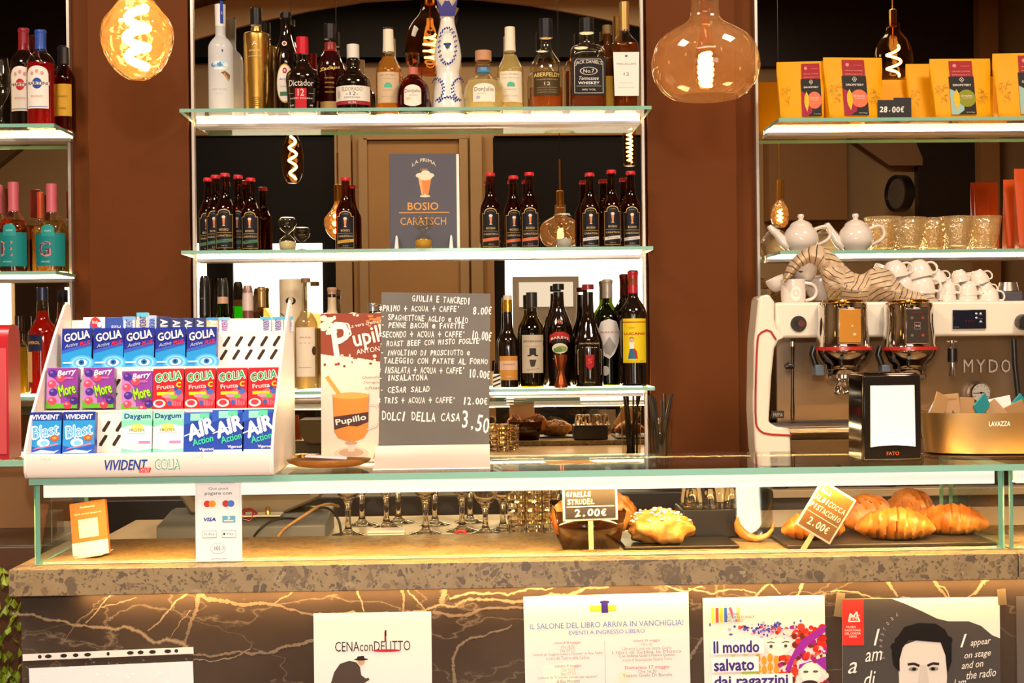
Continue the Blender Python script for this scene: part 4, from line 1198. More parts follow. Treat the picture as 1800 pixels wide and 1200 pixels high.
teapot(1408, 62, 376, 'white teapot nearest the mirror edge with its spout turned outwards', 4.13, (1351, 396), 1462)
teapot(1504, 62, 375, 'white teapot standing beside the glass bowls', 4.14, (1452, 392), 1557)
for px, wd, top, lab, Y in ((1552, 66, 382, 'clear faceted glass bowl just beside the second teapot', 4.2), (1598, 60, 383, 'clear faceted glass bowl second along the shelf after the teapots', 4.11), (1640, 56, 384, 'clear faceted glass bowl third along the shelf', 4.21), (1682, 60, 381, 'clear faceted glass bowl before the red pouches', 4.11), (1729, 64, 381, 'clear faceted glass bowl touching the red pouches', 4.2)):
    x = px_x(px, 410, Y); k = Y / F; r = wd / 2 * k; h = px_z(px, top, Y) - ZRM
    t = thing('glass_bowl', lab, 'bowl', (x, Y, ZRM + .0005), group='glass bowls')
    pr = [(0, .003), (r * .55, 0), (r * .6, .006)]
    for i in range(1, 7):
        q = i / 6
        pr += [(r * (.6 + .34 * q ** .8), h * (q - .1)), (r * (.63 + .37 * q ** .8), h * q)]
    pr += [(r * .93, h * .99), (r * .55, h * .12), (0, h * .1)]
    MB().lathe(pr, 16).build('bowl', clear('#fff6e6', .2, .8, .03, .4, 60, .34, '#ffe3a6'), t, smooth=0)
RED = mat('#c2480f', .35, 0, Specular_IOR_Level=.3)
for px0, px1, top, lab, Y in ((1764, 1790, 316, 'shiny orange red pouch standing behind its taller neighbour', 4.18), (1783, 1835, 297, 'taller shiny orange red pouch at the edge of the picture', 4.12)):
    x0, x1 = px_x(px0, 370, Y), px_x(px1, 370, Y); h = px_z(px0, top, Y) - ZRM
    t = thing('coffee_pouch', lab, 'bag', ((x0 + x1) / 2, Y, ZRM + .0005), group='orange red pouches')
    bag_mesh(x1 - x0, h, .05).build('pouch', RED, t)

# ------------------------------------------------------------------ espresso machine
CREAMP = mat('#eaddc8', .22, 0, Coat_Weight=.4)
YMF = 3.70
mp = lambda x, y, Y=YMF: pt(x, y, Y)
t = thing('espresso_machine', 'cream and chrome two group espresso machine on the back counter', 'coffee machine', (0, 0, 0))
def pxprism(pts, y0, y1, name, m, parent, bevel=0, Y=None):
    return MB().prism([pt(a, b, Y or y0) for a, b in pts], y0, y1).build(name, m, parent, bevel=bevel, seg=3)
side = [(1334, 521), (1352, 516), (1362, 530), (1362, 560), (1366, 578), (1382, 592), (1370, 598), (1362, 612), (1357, 660), (1352, 742), (1366, 750), (1390, 752), (1391, 800), (1391, 820), (1334, 820), (1328, 790), (1324, 720), (1326, 600)]
sp = pxprism(side, YMF, 3.80, 'side_panel', CREAMP, t, .008)
red = [(1364, 597), (1352, 578), (1334, 586), (1331, 600), (1328, 680), (1328, 740), (1332, 754), (1345, 763), (1391, 765)]
MB().tube([(pt(a, b, YMF)[0], YMF - .001, pt(a, b, YMF)[1]) for a, b in chaikin(red, 1)], .0028, 6).build('red_line', mat('#a8241c', .3), sp)
pxprism([(3215 - a, b) for a, b in reversed(side)], YMF, 3.80, 'side_panel', CREAMP, t, .008)
tb = pxprism([(1363, 531), (1852, 528), (1852, 589), (1380, 594), (1368, 586), (1363, 570)], YMF + .004, 3.94, 'top_housing', CREAMP, t, .008)
x, z = mp(1404, 569); MB().lathe([(0, -.03), (.0185, -.03), (.021, -.022), (.021, 0), (0, 0)], 28, M=Matrix.Translation((x, YMF, z)) @ Matrix.Rotation(R(-90), 4, 'X') @ Matrix.Scale(-1, 4, (0, 0, 1))).lathe([(0, .031), (.009, .031), (.009, .03), (0, .03)], 16, M=Matrix.Translation((x, YMF, z)) @ Matrix.Rotation(R(90), 4, 'X'), m=1).build('knob', [mat('#2a2420', .3), mat('#5a2a20', .3)], tb)
x, z = mp(1797, 566); MB().lathe([(0, .03), (.0185, .03), (.021, .022), (.021, 0), (0, 0)], 28, M=Matrix.Translation((x, YMF, z)) @ Matrix.Rotation(R(90), 4, 'X')).build('knob', mat('#2a2420', .3), tb)
a, b = mp(1675, 578), mp(1733, 544)
MB().box(a[0], b[0], YMF - .002, YMF + .004, a[1], b[1]).build('screen', mat('#171a26', .12), tb, bevel=.001)
A = Art(b[0] - a[0], b[1] - a[1], ox=a[0], oz=a[1], dep=-(YMF - .0022))
A.text('- 3 x 7 -', .48, .42, .36, .04, '#8a2a2a', 0)
for i in range(3): A.ell(.7 + .13 * (i % 2), .8 - .22 * (i // 2), .035, .05, '#c8ccd8'); A.text('espresso', .83, .72 - .2 * i, .12, .02, '#8a92b0', 0)
A.ell(.83, .38, .035, .05, '#c8ccd8'); A.text('12:40', .1, .1, .14, .03, '#8a92b0', 0)
A.build('screen_readout', tb)
# steel back wall, drip tray, base
bp = MB(); p = [pt(1350, 748, 3.98), pt(1828, 590, 3.98)]
bp.box(p[0][0] + .012, p[1][0], 3.91, 3.925, p[0][1] - .05, p[1][1] + .01).build('steel_back', mat('#98836c', .3, .85), t)
a, b = mp(1352, 764), mp(1850, 746)
tray = MB().box(a[0], b[0], YMF + .01, 3.925, a[1], b[1]).build('drip_tray', mat('#cfc0aa', .25, .9), t, bevel=.004)
g = MB()
for i in range(13): g.box(a[0] + .02, b[0] - .01, YMF + .03 + i * .015, YMF + .036 + i * .015, b[1], b[1] + .002)
g.build('drip_grate', STEEL, tray)
a2 = mp(1391, 800); b2 = mp(1850, 767)
MB().box(a2[0], b2[0], YMF + .03, 3.925, 1.155, b2[1]).build('base_panel', mat('#6a5c50', .2, .9), t, bevel=.003)
for px in (1372, 1560, 1760):
    x = px_x(px, 830, YMF + .08)
    MB().cyl(x, YMF + .08, 1.1005, 1.16, .022, 20).cyl(x, 3.89, 1.1005, 1.16, .022, 20).build('foot', mat('#241d18', .3, .5), t)
a, b = pt(1357, 735, 3.9), pt(1378, 722, 3.9)
MB().box(a[0], b[0], 3.9, 3.912, a[1], b[1]).build('badge', mat('#3a302a', .3), t)
A = Art(b[0] - a[0], b[1] - a[1], ox=a[0], oz=a[1], dep=-3.8995); A.text('FAEMA', .5, .5, .8, .5 * .6, '#cfc4b6', .02); A.build('badge_print', t)

Cz = Matrix.Rotation(R(90), 4, 'X')
for i, px in enumerate((1481, 1597)):
    Yg = 3.675
    x, zt = pt(px, 531, Yg); kk = Yg / F
    zz = lambda y: px_z(px, y, Yg) - zt
    g = MB().lathe([(0, 0), (38 * kk, 0), (42 * kk, -.004), (43 * kk, -.012), (43 * kk, zz(570)), (47 * kk, zz(604)), (49 * kk, zz(610)), (0, zz(610))], 40, (x, Yg, zt)).build('group_cover', CHROME, t)
    MB().lathe([(0, .0004), (36 * kk, .0004), (36 * kk, .0045), (30 * kk, .008), (0, .009)], 36, (x, Yg, zt)).build('cover_lid', mat('#a06a1c', .15, 1), g)
    MB().lathe([(45 * kk, zz(609)), (51 * kk, zz(609)), (51 * kk, zz(615)), (45 * kk, zz(615))], 40, (x, Yg, zt)).build('red_ring', mat('#b8261c', .25), g)
    dp = 43 * kk
    w2, q1, q0 = 19 * kk, zz(544), zz(602)
    MB().prism([(x - w2 - .003, zt + q0 - .004), (x + w2 + .003, zt + q0 - .004), (x + w2 + .001, zt + q1 + .004), (x - w2 - .001, zt + q1 + .004)], Yg - dp - .006, Yg - dp + .02).build('display_frame', CHROME, g, bevel=.002)
    MB().box(x - w2, x + w2, Yg - dp - .008, Yg - dp - .005, zt + q0, zt + q1).build('display', mat('#e8a040', .25, .6) if i == 0 else mat('#3a312c', .2), g, bevel=.001)
    A = Art(2 * w2, q1 - q0, ox=x, oz=zt + q0, dep=-(Yg - dp - .0082))
    if i: A.text('FAEMA', 0, .9, .5, .06, '#7a2a20'); A.text('93', 0, .5, .2, .08, '#d8ccc0'); A.line([(-.13, .4), (.13, .4), (.13, .6), (-.13, .6)], .02, '#8a7a70', closed=True); [A.ell(sx, sz, .07, .04, c) for sx, sz, c in ((-.25, .74, '#6a5a50'), (.25, .74, '#8a3a28'), (-.25, .22, '#5a6a4a'), (.25, .22, '#a03a28'))]
    else: A.ell(.1, .5, .05, .03, '#d8b070'); A.ell(.2, .25, .08, .04, '#d8b890')
    A.build('display_print', g)
    c = 615
    MB().lathe([(0, zz(c)), (46 * kk, zz(c)), (46 * kk, zz(620)), (40 * kk, zz(633)), (31 * kk, zz(641)), (30 * kk, zz(644)), (30 * kk, zz(648)), (28 * kk, zz(650)), (27 * kk, zz(662)), (0, zz(662))], 36, (x, Yg, zt)).build('group_head', mat('#8f8378', .12, 1), t)
    pf = MB().lathe([(0, zz(650)), (24 * kk, zz(656)), (29 * kk, zz(658)), (29 * kk, zz(664)), (24 * kk, zz(667)), (18 * kk, zz(671)), (0, zz(672))], 32, (x, Yg, zt)).build('portafilter', CHROME, t)
    for sx in (-1, 1):
        MB().tube([(x + sx * .001, Yg, zt + zz(670)), (x - .01 + sx * .008, Yg - .02, zt + zz(676)), (x - .012 + sx * .013, Yg - .03, zt + zz(690))], [.009, .008, .009], 12).build('spout', CHROME, pf)
    MB().tube([(x - .012, Yg - .03, zt + zz(645)), (x - .02, Yg - .055, zt + zz(634)), (x - .024, Yg - .075, zt + zz(628))], [.005, .006, .005], 12).build('lever', BLACKP, pf)
    MB().box(x - 38 * kk - .022, x - 38 * kk + .002, Yg - .02, Yg + .02, zt + zz(660), zt + zz(640)).build('side_block', mat('#55606e', .35), g, bevel=.003)
    MB().tube([(x - .075, Yg, zt + zz(608)), (x - .082, Yg, zt + zz(622)), (x - .07, Yg, zt + zz(645))], .008, 10).build('bracket', BLACKP, g)


def wand(pts, rads, m, name, Y=3.68):
    return MB().tube([(pt(a, b, Y)[0], Y, pt(a, b, Y)[1]) for a, b in pts], rads, 10).build(name, m, t)


wand([(1393, 596), (1393, 604), (1393, 640), (1393, 700), (1393, 720), (1393, 738)], [.006, .005, .004, .0045, .006, .005], mat('#5a4c42', .15, 1), 'steam_wand')
wand([(1393, 600), (1393, 609)], .0062, CHROME, 'wand_collar')
wand([(1380, 645), (1386, 642), (1396, 645)], [.006, .009, .006], BLACKP, 'wand_grip')
wand([(1673, 598), (1673, 605), (1673, 612)], [.006, .006, .008], CHROME, 'tap_cross')
wand([(1664, 600), (1682, 600)], .003, CHROME, 'tap_bar')
wand([(1674, 612), (1674, 636)], .0125, BLACKP, 'tap_grip')
wand([(1674, 637), (1674, 648), (1674, 661)], [.007, .008, .010], CHROME, 'tap_nozzle')
wand([(1782, 596), (1784, 640), (1792, 715)], .0075, BLACKP, 'steam_wand')
x, z = pt(1722, 690, 3.89)
ga = MB().lathe([(0, -.02), (.028, -.02), (.030, .01), (.028, .014), (.026, .011), (0, .011)], 36, M=Matrix.Translation((x, 3.89, z)) @ Cz).build('pressure_gauge', CHROME, t)
A = Art(.025, .025, ox=x, oz=z, dep=-3.8785); A.ell(0, 0, 1, 1, '#efe6d8', n=28); A.line([(-.75, -.03), (.35, .03)], .08, '#1c1714', 2); A.ell(0, 0, .13, .13, '#1c1714', 3)
for i in range(9): a = R(-30 + i * 30); A.line([(.75 * math.cos(a), .75 * math.sin(a)), (.92 * math.cos(a), .92 * math.sin(a))], .06, '#4a4038', 2)
A.build('gauge_dial', ga)
lt = Art(1, 1, dep=-3.905)
for i, ch in enumerate('MYDO'):
    x, z = pt(1702 + i * 22, 643, 3.905)
    lt.text(ch, x, z, .026, .036, mat('#fff6ea', .3, .4), .0)
lt.build('raised_letters', t)

# ------------------------------------------------------------------ cups and cloth on the machine
ZE = px_z(1560, 531, YMF + .004) + .001
def cup(px, top, wd, lab, Y=3.86, tilt=0, ratio=.72, flip=False, rz=0, bot=None, name='coffee_cup', handle=1, group='white cups on the machine'):
    k = Y / F; r = wd / 2 * k; h = 2 * r * ratio
    x, z = pt(px, top, Y)
    z0 = max(z - h, ZE + (.006 if tilt else 0))
    t = thing(name, lab, 'cup', (x, Y, z0), rz, group, 0, tilt)
    pr = [(0, .002), (r * .5, 0), (r * .56, .003), (r * .82, h * .25), (r * .96, h * .6), (r, h), (r * .94, h), (r * .88, h * .55), (r * .7, h * .2), (0, h * .1)]
    if flip: pr = [(a, h - b) for a, b in pr]
    MB().lathe(chaikin(pr, 1), 28).build('cup_body', PORC, t)
    if handle:
        f = (lambda z: h - z) if flip else (lambda z: z)
        MB().tube(chaikin([(r * .9, 0, f(h * .86)), (r * 1.35, 0, f(h * .92)), (r * 1.5, 0, f(h * .6)), (r * 1.25, 0, f(h * .3)), (r * .8, 0, f(h * .26))], 2), r * .09, 8).build('handle', PORC, t)
    return t


FL = dict(flip=True)
cup(1663, 513, 36, 'upturned espresso cup on the bottom row beside the tall cup stack', rz=R(-20), **FL)
cup(1700, 513, 36, 'upturned espresso cup in the middle of the bottom row', rz=R(-25), **FL)
cup(1737, 513, 38, 'upturned espresso cup ending the bottom row', rz=R(-10), **FL)
cup(1664, 494, 33, 'espresso cup in the second row over the bottom row beginning', rz=R(-30), **FL)
cup(1700, 494, 36, 'espresso cup in the middle of the second row', rz=R(-25), **FL)
cup(1731, 494, 30, 'espresso cup ending the second row above a wide cup', rz=R(-5), **FL)
cup(1650, 474, 32, 'espresso cup lying tilted on the upper row beside the tall stacks', tilt=R(-18), rz=R(0), **FL)
cup(1688, 474, 30, 'espresso cup in the middle of the upper row', tilt=R(-12), handle=0, **FL)
cup(1723, 474, 34, 'espresso cup tilted on the upper row with its handle outwards', tilt=R(-18), **FL)
cup(1590, 511, 38, 'large cup at the foot of the first tall stack beside the cloth', rz=R(-40), **FL)
cup(1623, 509, 42, 'large cup at the foot of the second tall stack', rz=R(-30), **FL)
cup(1586, 484, 40, 'large cup in the middle of the first tall stack', rz=R(-10), **FL)
cup(1620, 482, 48, 'large cup in the middle of the second tall stack', rz=R(-40), **FL)
cup(1576, 458, 44, 'large cup tipped over on top of the first tall stack', tilt=R(-14), rz=R(-30), **FL)
cup(1618, 457, 46, 'large cup tipped over on top of the second tall stack', tilt=R(-14), rz=R(-40), **FL)
cup(1543, 468, 40, 'white cup peeping over the striped cloth beside the tall stacks', Y=3.90, tilt=R(30), handle=0)
cup(1671, 489, 34, 'espresso cup behind the second row', Y=3.93, handle=0, **FL)
cup(1708, 478, 34, 'espresso cup behind the upper row', Y=3.93, handle=0, **FL)
k = 3.8 / F
x, z = pt(1394, 491, 3.8); r = 22 * k; h = z - ZE
t = thing('mug', 'large cream mug with a round embossed crest on the machine top', 'cup', (x, 3.8, ZE))
MB().lathe(chaikin([(0, 0), (r * .85, 0), (r * .95, .004), (r, h * .4), (r * .97, h * .85), (r, h), (r * .93, h), (r * .9, h * .2), (0, h * .1)], 1), 32).build('mug_body', PORC, t)
MB().tube(chaikin([(r * .9, -.01, h * .85), (r * 1.6, -.01, h * .8), (r * 1.9, -.01, h * .5), (r * 1.6, -.01, h * .2), (r * .9, -.01, h * .12)], 2), r * .13, 8).build('handle', PORC, t)
A = Art(r, h, R=r, dep=.0004); A.ell(0, .42, .52, .34, '#d8cfc2'); A.ell(0, .42, .44, .29, '#ebe0d2', 2); A.ell(0, .42, .25, .16, '#d0c8bc', 3); A.ell(0, .42, .12, .08, '#ebe0d2', 4)
for i in range(12): A.ell(.5 * math.cos(i * .5236), .42 + .32 * math.sin(i * .5236), .07, .05, '#d8cfc2', 1)
A.build('crest', t)
t = cup(1412, 460, 48, 'cup with a small dark logo set on top of the crested mug', Y=3.81, ratio=.68, tilt=R(6))
A = Art(.02, .02, R=.03, dep=.0025); A.ell(-.8, 1.05, .3, .16, '#4a3a34'); A.build('logo', t)
cup(1443, 489, 56, 'pale conical cup behind the crested mug handle', Y=3.88, ratio=.72, handle=0)
cup(1370, 486, 34, 'white cup tipped against the mug at the machine end', Y=3.92, tilt=R(-25), handle=0)
x, z = pt(1466, 512, 3.76); h = z - ZE; r = 14 * 3.76 / F
t = thing('shot_glass', 'tiny clear shot glass between the mug and the striped cloth', 'glass', (x, 3.76, ZE))
MB().lathe([(0, .002), (r * .8, 0), (r, h), (r * .94, h), (r * .75, .006), (0, .007)], 24).build('glass_body', CG, t)

def interp(p, x):
    for (a, b), (c, d) in zip(p, p[1:]):
        if x <= c: return b + (d - b) * (x - a) / (c - a)
    return p[-1][1]


topc = chaikin([(1376, 496), (1380, 476), (1392, 456), (1410, 440), (1432, 429), (1450, 434), (1468, 447), (1484, 466), (1500, 481), (1516, 484), (1530, 474), (1546, 470), (1566, 476), (1576, 492), (1592, 509), (1620, 515), (1656, 530)], 1)
botc = chaikin([(1376, 500), (1388, 498), (1400, 478), (1418, 467), (1436, 469), (1446, 490), (1454, 520), (1462, 533), (1480, 535), (1656, 535)], 1)
rows, suv = [], []
NU, NV = 110, 40
for j in range(NV + 1):
    v = j / NV
    row = []
    for i in range(NU + 1):
        a = 1376 + 280 * i / NU
        t_, b_ = interp(topc, a), interp(botc, a)
        b = t_ + (b_ - t_) * v
        n1 = mnoise.noise_vector(Vector((a / 34, b / 26, 1.7)))
        n2 = mnoise.noise_vector(Vector((a / 13, b / 12, 5.1)))
        e = min(1, 4 * v, 4 * (1 - v) + .2)
        Yd = 3.80 - .06 * math.sin(PI * min(1, v * 1.05)) + .03 * abs(n1.y) - .016 * abs(n2.y)
        a2, b2 = a + e * (5 * n1.x + 2 * n2.x), b + e * (3 * n1.z) + (1 - e) * 1.5 * n2.x
        q = pt(a2, b2, Yd)
        row.append((q[0], Yd, max(q[1], ZE + .003)))
        if a < 1446:
            sc = 4.2 * math.atan2(b - 492, a - 1428)
        else:
            c = mnoise.cell(Vector((a / 44 + .35 * n1.x + 3.3, b / 34 + .35 * n1.y, 2.2)))
            th = (.75 if a < 1500 and b < 500 else -.1) + 1.3 * (c if abs(c) < 1 else .3)
            sc = ((b - 430) * math.cos(th) - (a - 1450) * math.sin(th)) / 9.0 + .35 * n1.x
        suv.append((sc, v))
    rows.append(row)
m, nt, bs = nodes('striped_cloth')
uvn = nt.nodes.new('ShaderNodeUVMap')
sx = nt.nodes.new('ShaderNodeSeparateXYZ')
nz = nt.nodes.new('ShaderNodeTexNoise'); nz.inputs['Scale'].default_value = 3
fr = nt.nodes.new('ShaderNodeMath'); fr.operation = 'FRACT'
ad = nt.nodes.new('ShaderNodeMath'); ad.operation = 'MULTIPLY_ADD'; ad.inputs[1].default_value = .12
rp = ramp(nt, [(0, '#4a3c30'), (.13, '#4a3c30'), (.2, '#cdae8a'), (1, '#d6b894')])
L = nt.links.new
L(uvn.outputs[0], sx.inputs[0]); L(uvn.outputs[0], nz.inputs['Vector']); L(nz.outputs['Fac'], ad.inputs[0]); L(sx.outputs[0], ad.inputs[2]); L(ad.outputs[0], fr.inputs[0]); L(fr.outputs[0], rp.inputs[0]); L(rp.outputs[0], bs.inputs['Base Color'])
bs.inputs['Roughness'].default_value = .85
gb = MB().grid(rows, uv=True); gb.uv = suv
o = gb.build('dish_towel', m, smooth=180, solid=.003)
tag(o, 'crumpled beige dish towel with thin dark stripes draped over the machine top', 'towel')
x, z = pt(1762, 512, 3.86)
t = thing('milk_pitcher', 'grey metal jug end and dark box beside the last cups', 'jug', (px_x(1772, 520, 3.9), 3.9, ZE))
MB().box(-.03, .03, -.03, .03, 0, .03).build('jug_base', mat('#4a4650', .4), t, bevel=.003)
MB().lathe([(0, .031), (.03, .031), (.024, .055), (0, .055)], 24).build('jug_body', STEEL, t)

# ------------------------------------------------------------------ things on top of the glass case, coffee side
Y = 2.70
a, b = pt(1516, 803, Y), pt(1618, 655, Y)
w2 = (b[0] - a[0]) / 2; h = b[1] - ZC
t = thing('napkin_dispenser', 'black and chrome upright napkin dispenser full of white napkins', 'napkin holder', ((a[0] + b[0]) / 2, Y, ZC + .0005))
MB().prism([(-w2, 0), (w2, 0), (w2 * .97, h * .97), (w2 * .9, h), (-w2 * .9, h), (-w2 * .97, h * .97)], .004, .1).build('housing', mat('#4a3a22', .08, 1), t, bevel=.003)
MB().prism([(-w2 * 1.0, 0), (w2, 0), (w2 * .97, h * .985), (-w2 * .97, h * .985)], -.006, .0035).build('front_frame', mat('#1a1512', .12), t, bevel=.004)
n = w2 * .74
pts = [(n * (1.02), h * .165), (n, h * .86), (-n, h * .86), (-n * 1.02, h * .165)] + [(n * 1.02 * q, h * (.165 + .02 * (1 - q * q))) for q in (-.6, -.2, .2, .6)]
MB().prism(pts, -.009, -.006).build('napkin', mat('#fbf3ea', .8), t)
A = Art(w2, h, dep=.0062); A.text('FATO', 0, .09, .42, .055 * 2.2, '#b8542c', 0); A.build('lettering', t)

Y = 2.84
x = px_x(1618, 760, Y) + .19
hb = px_z(1700, 727, Y - .08) - ZC
BGOLD = mat('#c9a064', .32, .85)
t = thing('sugar_basket', 'brushed gold oval basket holding sugar sachets', 'basket', (x, Y, ZC + .0005))
MB().lathe([(0, .002), (.16, .002), (.178, .006), (.19, hb), (.186, hb), (.172, .01), (0, .008)], 64, p=2.5, dy=.45).build('bowl', BGOLD, t)
MB().lathe([(0, 0), (.182, 0), (.182, .0019), (0, .0019)], 48, p=2.5, dy=.45).build('dark_disc', mat('#6a4420', .3, .5), t)  # thin darker disc beneath the basket
A = Art(.06, .02, dep=.085)
A.text('LAVAZZA', 0, hb * 38, .7, .15, '#f0e4d0', .03); A.build('lettering', t, loc=(px_x(1757, 742, Y - .085) - x, 0, 0))
KR = mat('#a87c4c', .6)
for i, (px, py, rz, ry, c, lab) in enumerate(((1652, 705, 20, 25, KR, 'brown sugar sachet leaning at the outer end of the gold basket'), (1673, 706, -4, -5, KR, 'square brown sugar sachet standing upright with a printed logo'), (1700, 712, 8, 3, KR, 'brown sugar sachet standing behind the square one'), (1644, 722, 15, 35, mat('#d8cfd0', .5), 'pale printed sachet low at the basket end'), (1727, 706, 30, 60, mat('#1f8a8e', .5), 'teal sweetener sachet lying across the basket'), (1750, 718, -20, -40, KR, 'brown sachet slipping over the basket rim'), (1786, 716, 10, 70, KR, 'brown sachet lying flat at the far end of the basket'), (1760, 706, 0, 80, mat('#efe6da', .5), 'white sachet lying on top of the teal one'), (1790, 708, 15, 50, mat('#1f8a8e', .5), 'teal sweetener sachet at the far end of the basket'))):
    xx, zz_ = pt(px, py, Y - .02 + .008 * i)
    s = thing('sugar_sachet', lab, 'sachet', (xx, Y - .02 + .008 * i, zz_ - .006), R(rz), 'sachets in the gold basket', R(-8), R(ry))
    MB().box(-.016, .016, -.0015, .0015, -.028, .022).build('paper', c, s, bevel=.0012)
    if i in (1, 3): A = Art(.019, .026, dep=.002); A.text('zucchero', 0, .45, 1.1, .1 * 2, '#5a3a20'); A.poly([(-.3, -.9), (.3, -.9), (0, -.4)], '#4a4a5a'); A.build('print', s)
# ------------------------------------------------------------------ sweets display
DX, DY0 = px_x(41, 830, 2.585), 2.585
DW = px_x(481, 830, 2.585) - DX
PLAS = mat('#f6eadd', .3)
disp = thing('sweets_display', 'white stepped plastic counter display filled with gum and candy packs', 'display stand', (DX, DY0, ZC + .0008))
MB().prismx([(.006, 0), (0, .008), (0, .044), (.012, .044), (.014, .012), (.33, .008), (.33, 0)], .003, DW - .003).build('front_lip', PLAS, disp, bevel=.003)
SIDE = [(.008, 0), (0, .012), (0, .05), (.035, .105), (.115, .185), (.195, .262), (.262, .318), (.285, .326), (.302, .316), (.33, .2), (.33, 0)]
for a in (0, DW - .005): MB().prismx(SIDE, a, a + .005).build('side_panel', PLAS, disp, bevel=.0015)
TY = [.036, .116, .196, .27]
TZ = [.0415, .117, .196, .262]
for i in range(4):
    y1 = TY[i] + .032
    MB().box(.006, DW - .006, TY[i] - .012, y1 + .003, TZ[i] - .003, TZ[i]).build('step', PLAS, disp)
    top = TZ[i + 1] - .003 if i < 3 else .29
    pl = MB().box(.006, DW - .006, y1, y1 + .003, TZ[i], top).build('slotted_back', PLAS, disp)
    A = Art(1, 1, rough=.8, dep=-y1)
    hh = top - TZ[i]
    for rw in range(2 if hh < .07 else 3):
        for kx in range(17):
            x = .02 + kx * .0245 + .006 * rw; z = TZ[i] + .012 + rw * .026
            if z + .02 > top: continue
            c = '#3a2a20'
            A.poly([(x, z), (x + .005, z - .001), (x + .0155, z + .016), (x + .016, z + .019), (x + .011, z + .02), (x + .0005, z + .004)], c)
    A.build('slots', pl)
    if i: MB().box(.006, DW - .006, TY[i] - .013, TY[i] - .0105, TZ[i] - .004, TZ[i] + .001).build('step_edge', PLAS, disp)
A = Art(DW, .044, dep=0)
A.text('VIVIDENT', .41, .52, .17, .04, '#24408f', .03, .25); A.poly([(.46, .2), (.505, .2), (.51, .4), (.465, .4)], '#d8323a', 2); A.text('XYLIT', .485, .3, .035, .012, w, l=3)
A.text('GOLIA', .575, .52, .098, .04, '#3f9a6a', .05); A.text('GOLIA', .575, .52, .094, .035, '#f4f4ea', .005, l=4)
for x in (.09, .7): A.text('1,50 \u20ac', x, .8, .04, .008, '#b8aea4', 0)
A.build('lettering', disp)
PW, PH, PD = .0575, .077, .02


def p_golia(A, fr):
    if fr == 0:
        A.rect(-.5, 0, .5, 1, '#2a8fd0'); A.poly([(-.5, .42), (.5, .62), (.5, 1), (-.5, 1)], '#26318f', 2); A.poly([(-.5, .36), (.5, .56), (.5, .64), (-.5, .44)], '#3a5ab8', 3)
        for q, c in ((.42, '#4fa8de'), (.34, '#7cc4ea'), (.26, '#4fa8de'), (.19, '#d8eef8')): A.ell(.18, .12, q, q * .62 * .75, c, 2 + int((.5 - q) * 10))
        A.ell(.18, .13, .1, .07, '#2a6ab0', 6); A.ell(.18, .13, .04, .03, '#12304f', 7); A.text('GOLIA', 0, .80, .86, .22, '#1a2266', .07, .1, R(10), 6); A.text('GOLIA', 0, .80, .84, .2, '#f6f0e4', .03, .1, R(10), 7)
        A.text('Active', -.18, .575, .44, .09, '#9aa6c8', .02, .4, R(12), 6); A.text('PLUS', .28, .62, .36, .09, '#d82a3a', .04, .3, R(10), 7); A.rect(-.44, .1, -.1, .14, '#bfe0f2', 7)
    else:
        A.rect(-.5, 0, .5, 1, '#c8242c'); A.ell(.2, .3, .3, .2, '#e05a6a', 2); A.ell(-.28, .14, .2, .1, '#f2d8cc', 3); A.ell(-.28, .15, .13, .065, '#d8384a', 4); A.ell(.28, .14, .17, .1, '#d83a48', 4); A.ell(.05, .15, .07, .06, '#3a5aa8', 5); A.ell(.34, .42, .11, .07, '#4a64b0', 3); A.ell(.24, .5, .06, .05, '#2f4a98', 4); A.ell(.0, .32, .2, .05, '#f08a9a', 4)
        A.rect(-.36, .34, .2, .42, '#e8c82a', 3); A.ell(.18, .3, .12, .05, '#6ab83a', 4)
        for i in range(14): A.ell(.16 + .08 * (i % 4), .1 + .03 * (i // 4), .028, .02, '#e8687a', 5)
        A.text('GOLIA', 0, .80, .84, .21, '#f6f0e4', .09, .1, R(8), 6); A.text('GOLIA', 0, .80, .82, .19, '#2f9a58', .03, .1, R(8), 7); A.text('Frutta', -.08, .55, .56, .1, '#f4c8c0', .02, 0, R(5), 6); A.text('C', .34, .6, .14, .12, '#f0c82a', .05, l=7)


def p_berry(A):
    A.rect(-.5, 0, .5, 1, '#8a3f9a'); A.poly([(-.5, .9), (-.1, .6), (.0, 0), (-.5, 0)], '#b87ab8', 2); A.poly([(-.5, 0), (.5, 0), (.5, .14), (-.1, .12), (-.5, .2)], '#5aa82a', 3)
    for x, z, c in ((-.32, .86, '#4a2f8a'), (-.05, .74, '#d8485a'), (-.33, .60, '#d04a68'), (-.28, .40, '#4a2f8a'), (-.3, .18, '#d8485a'), (.2, .08, '#d8384a'), (.4, .18, '#3f2a7a')): A.ell(x, z, .14, .095, c, 4); A.ell(x - .04, z + .03, .05, .03, '#e89aa8' if c[1] == 'd' else '#7a62b0', 5)
    A.text('Berry', .14, .87, .6, .17, '#f6dce8', .03, .3, R(8), 6); A.text('mix', .22, .75, .26, .06, '#e87ab0', .02, .2, l=6)
    A.text('More', .16, .46, .56, .3, '#2f7a1a', .07, 0, R(14), 6); A.text('More', .16, .46, .52, .26, '#a8d82a', .03, 0, R(14), 7); A.text('FREE', .32, .27, .3, .08, '#4a2a6a', .02, l=7)


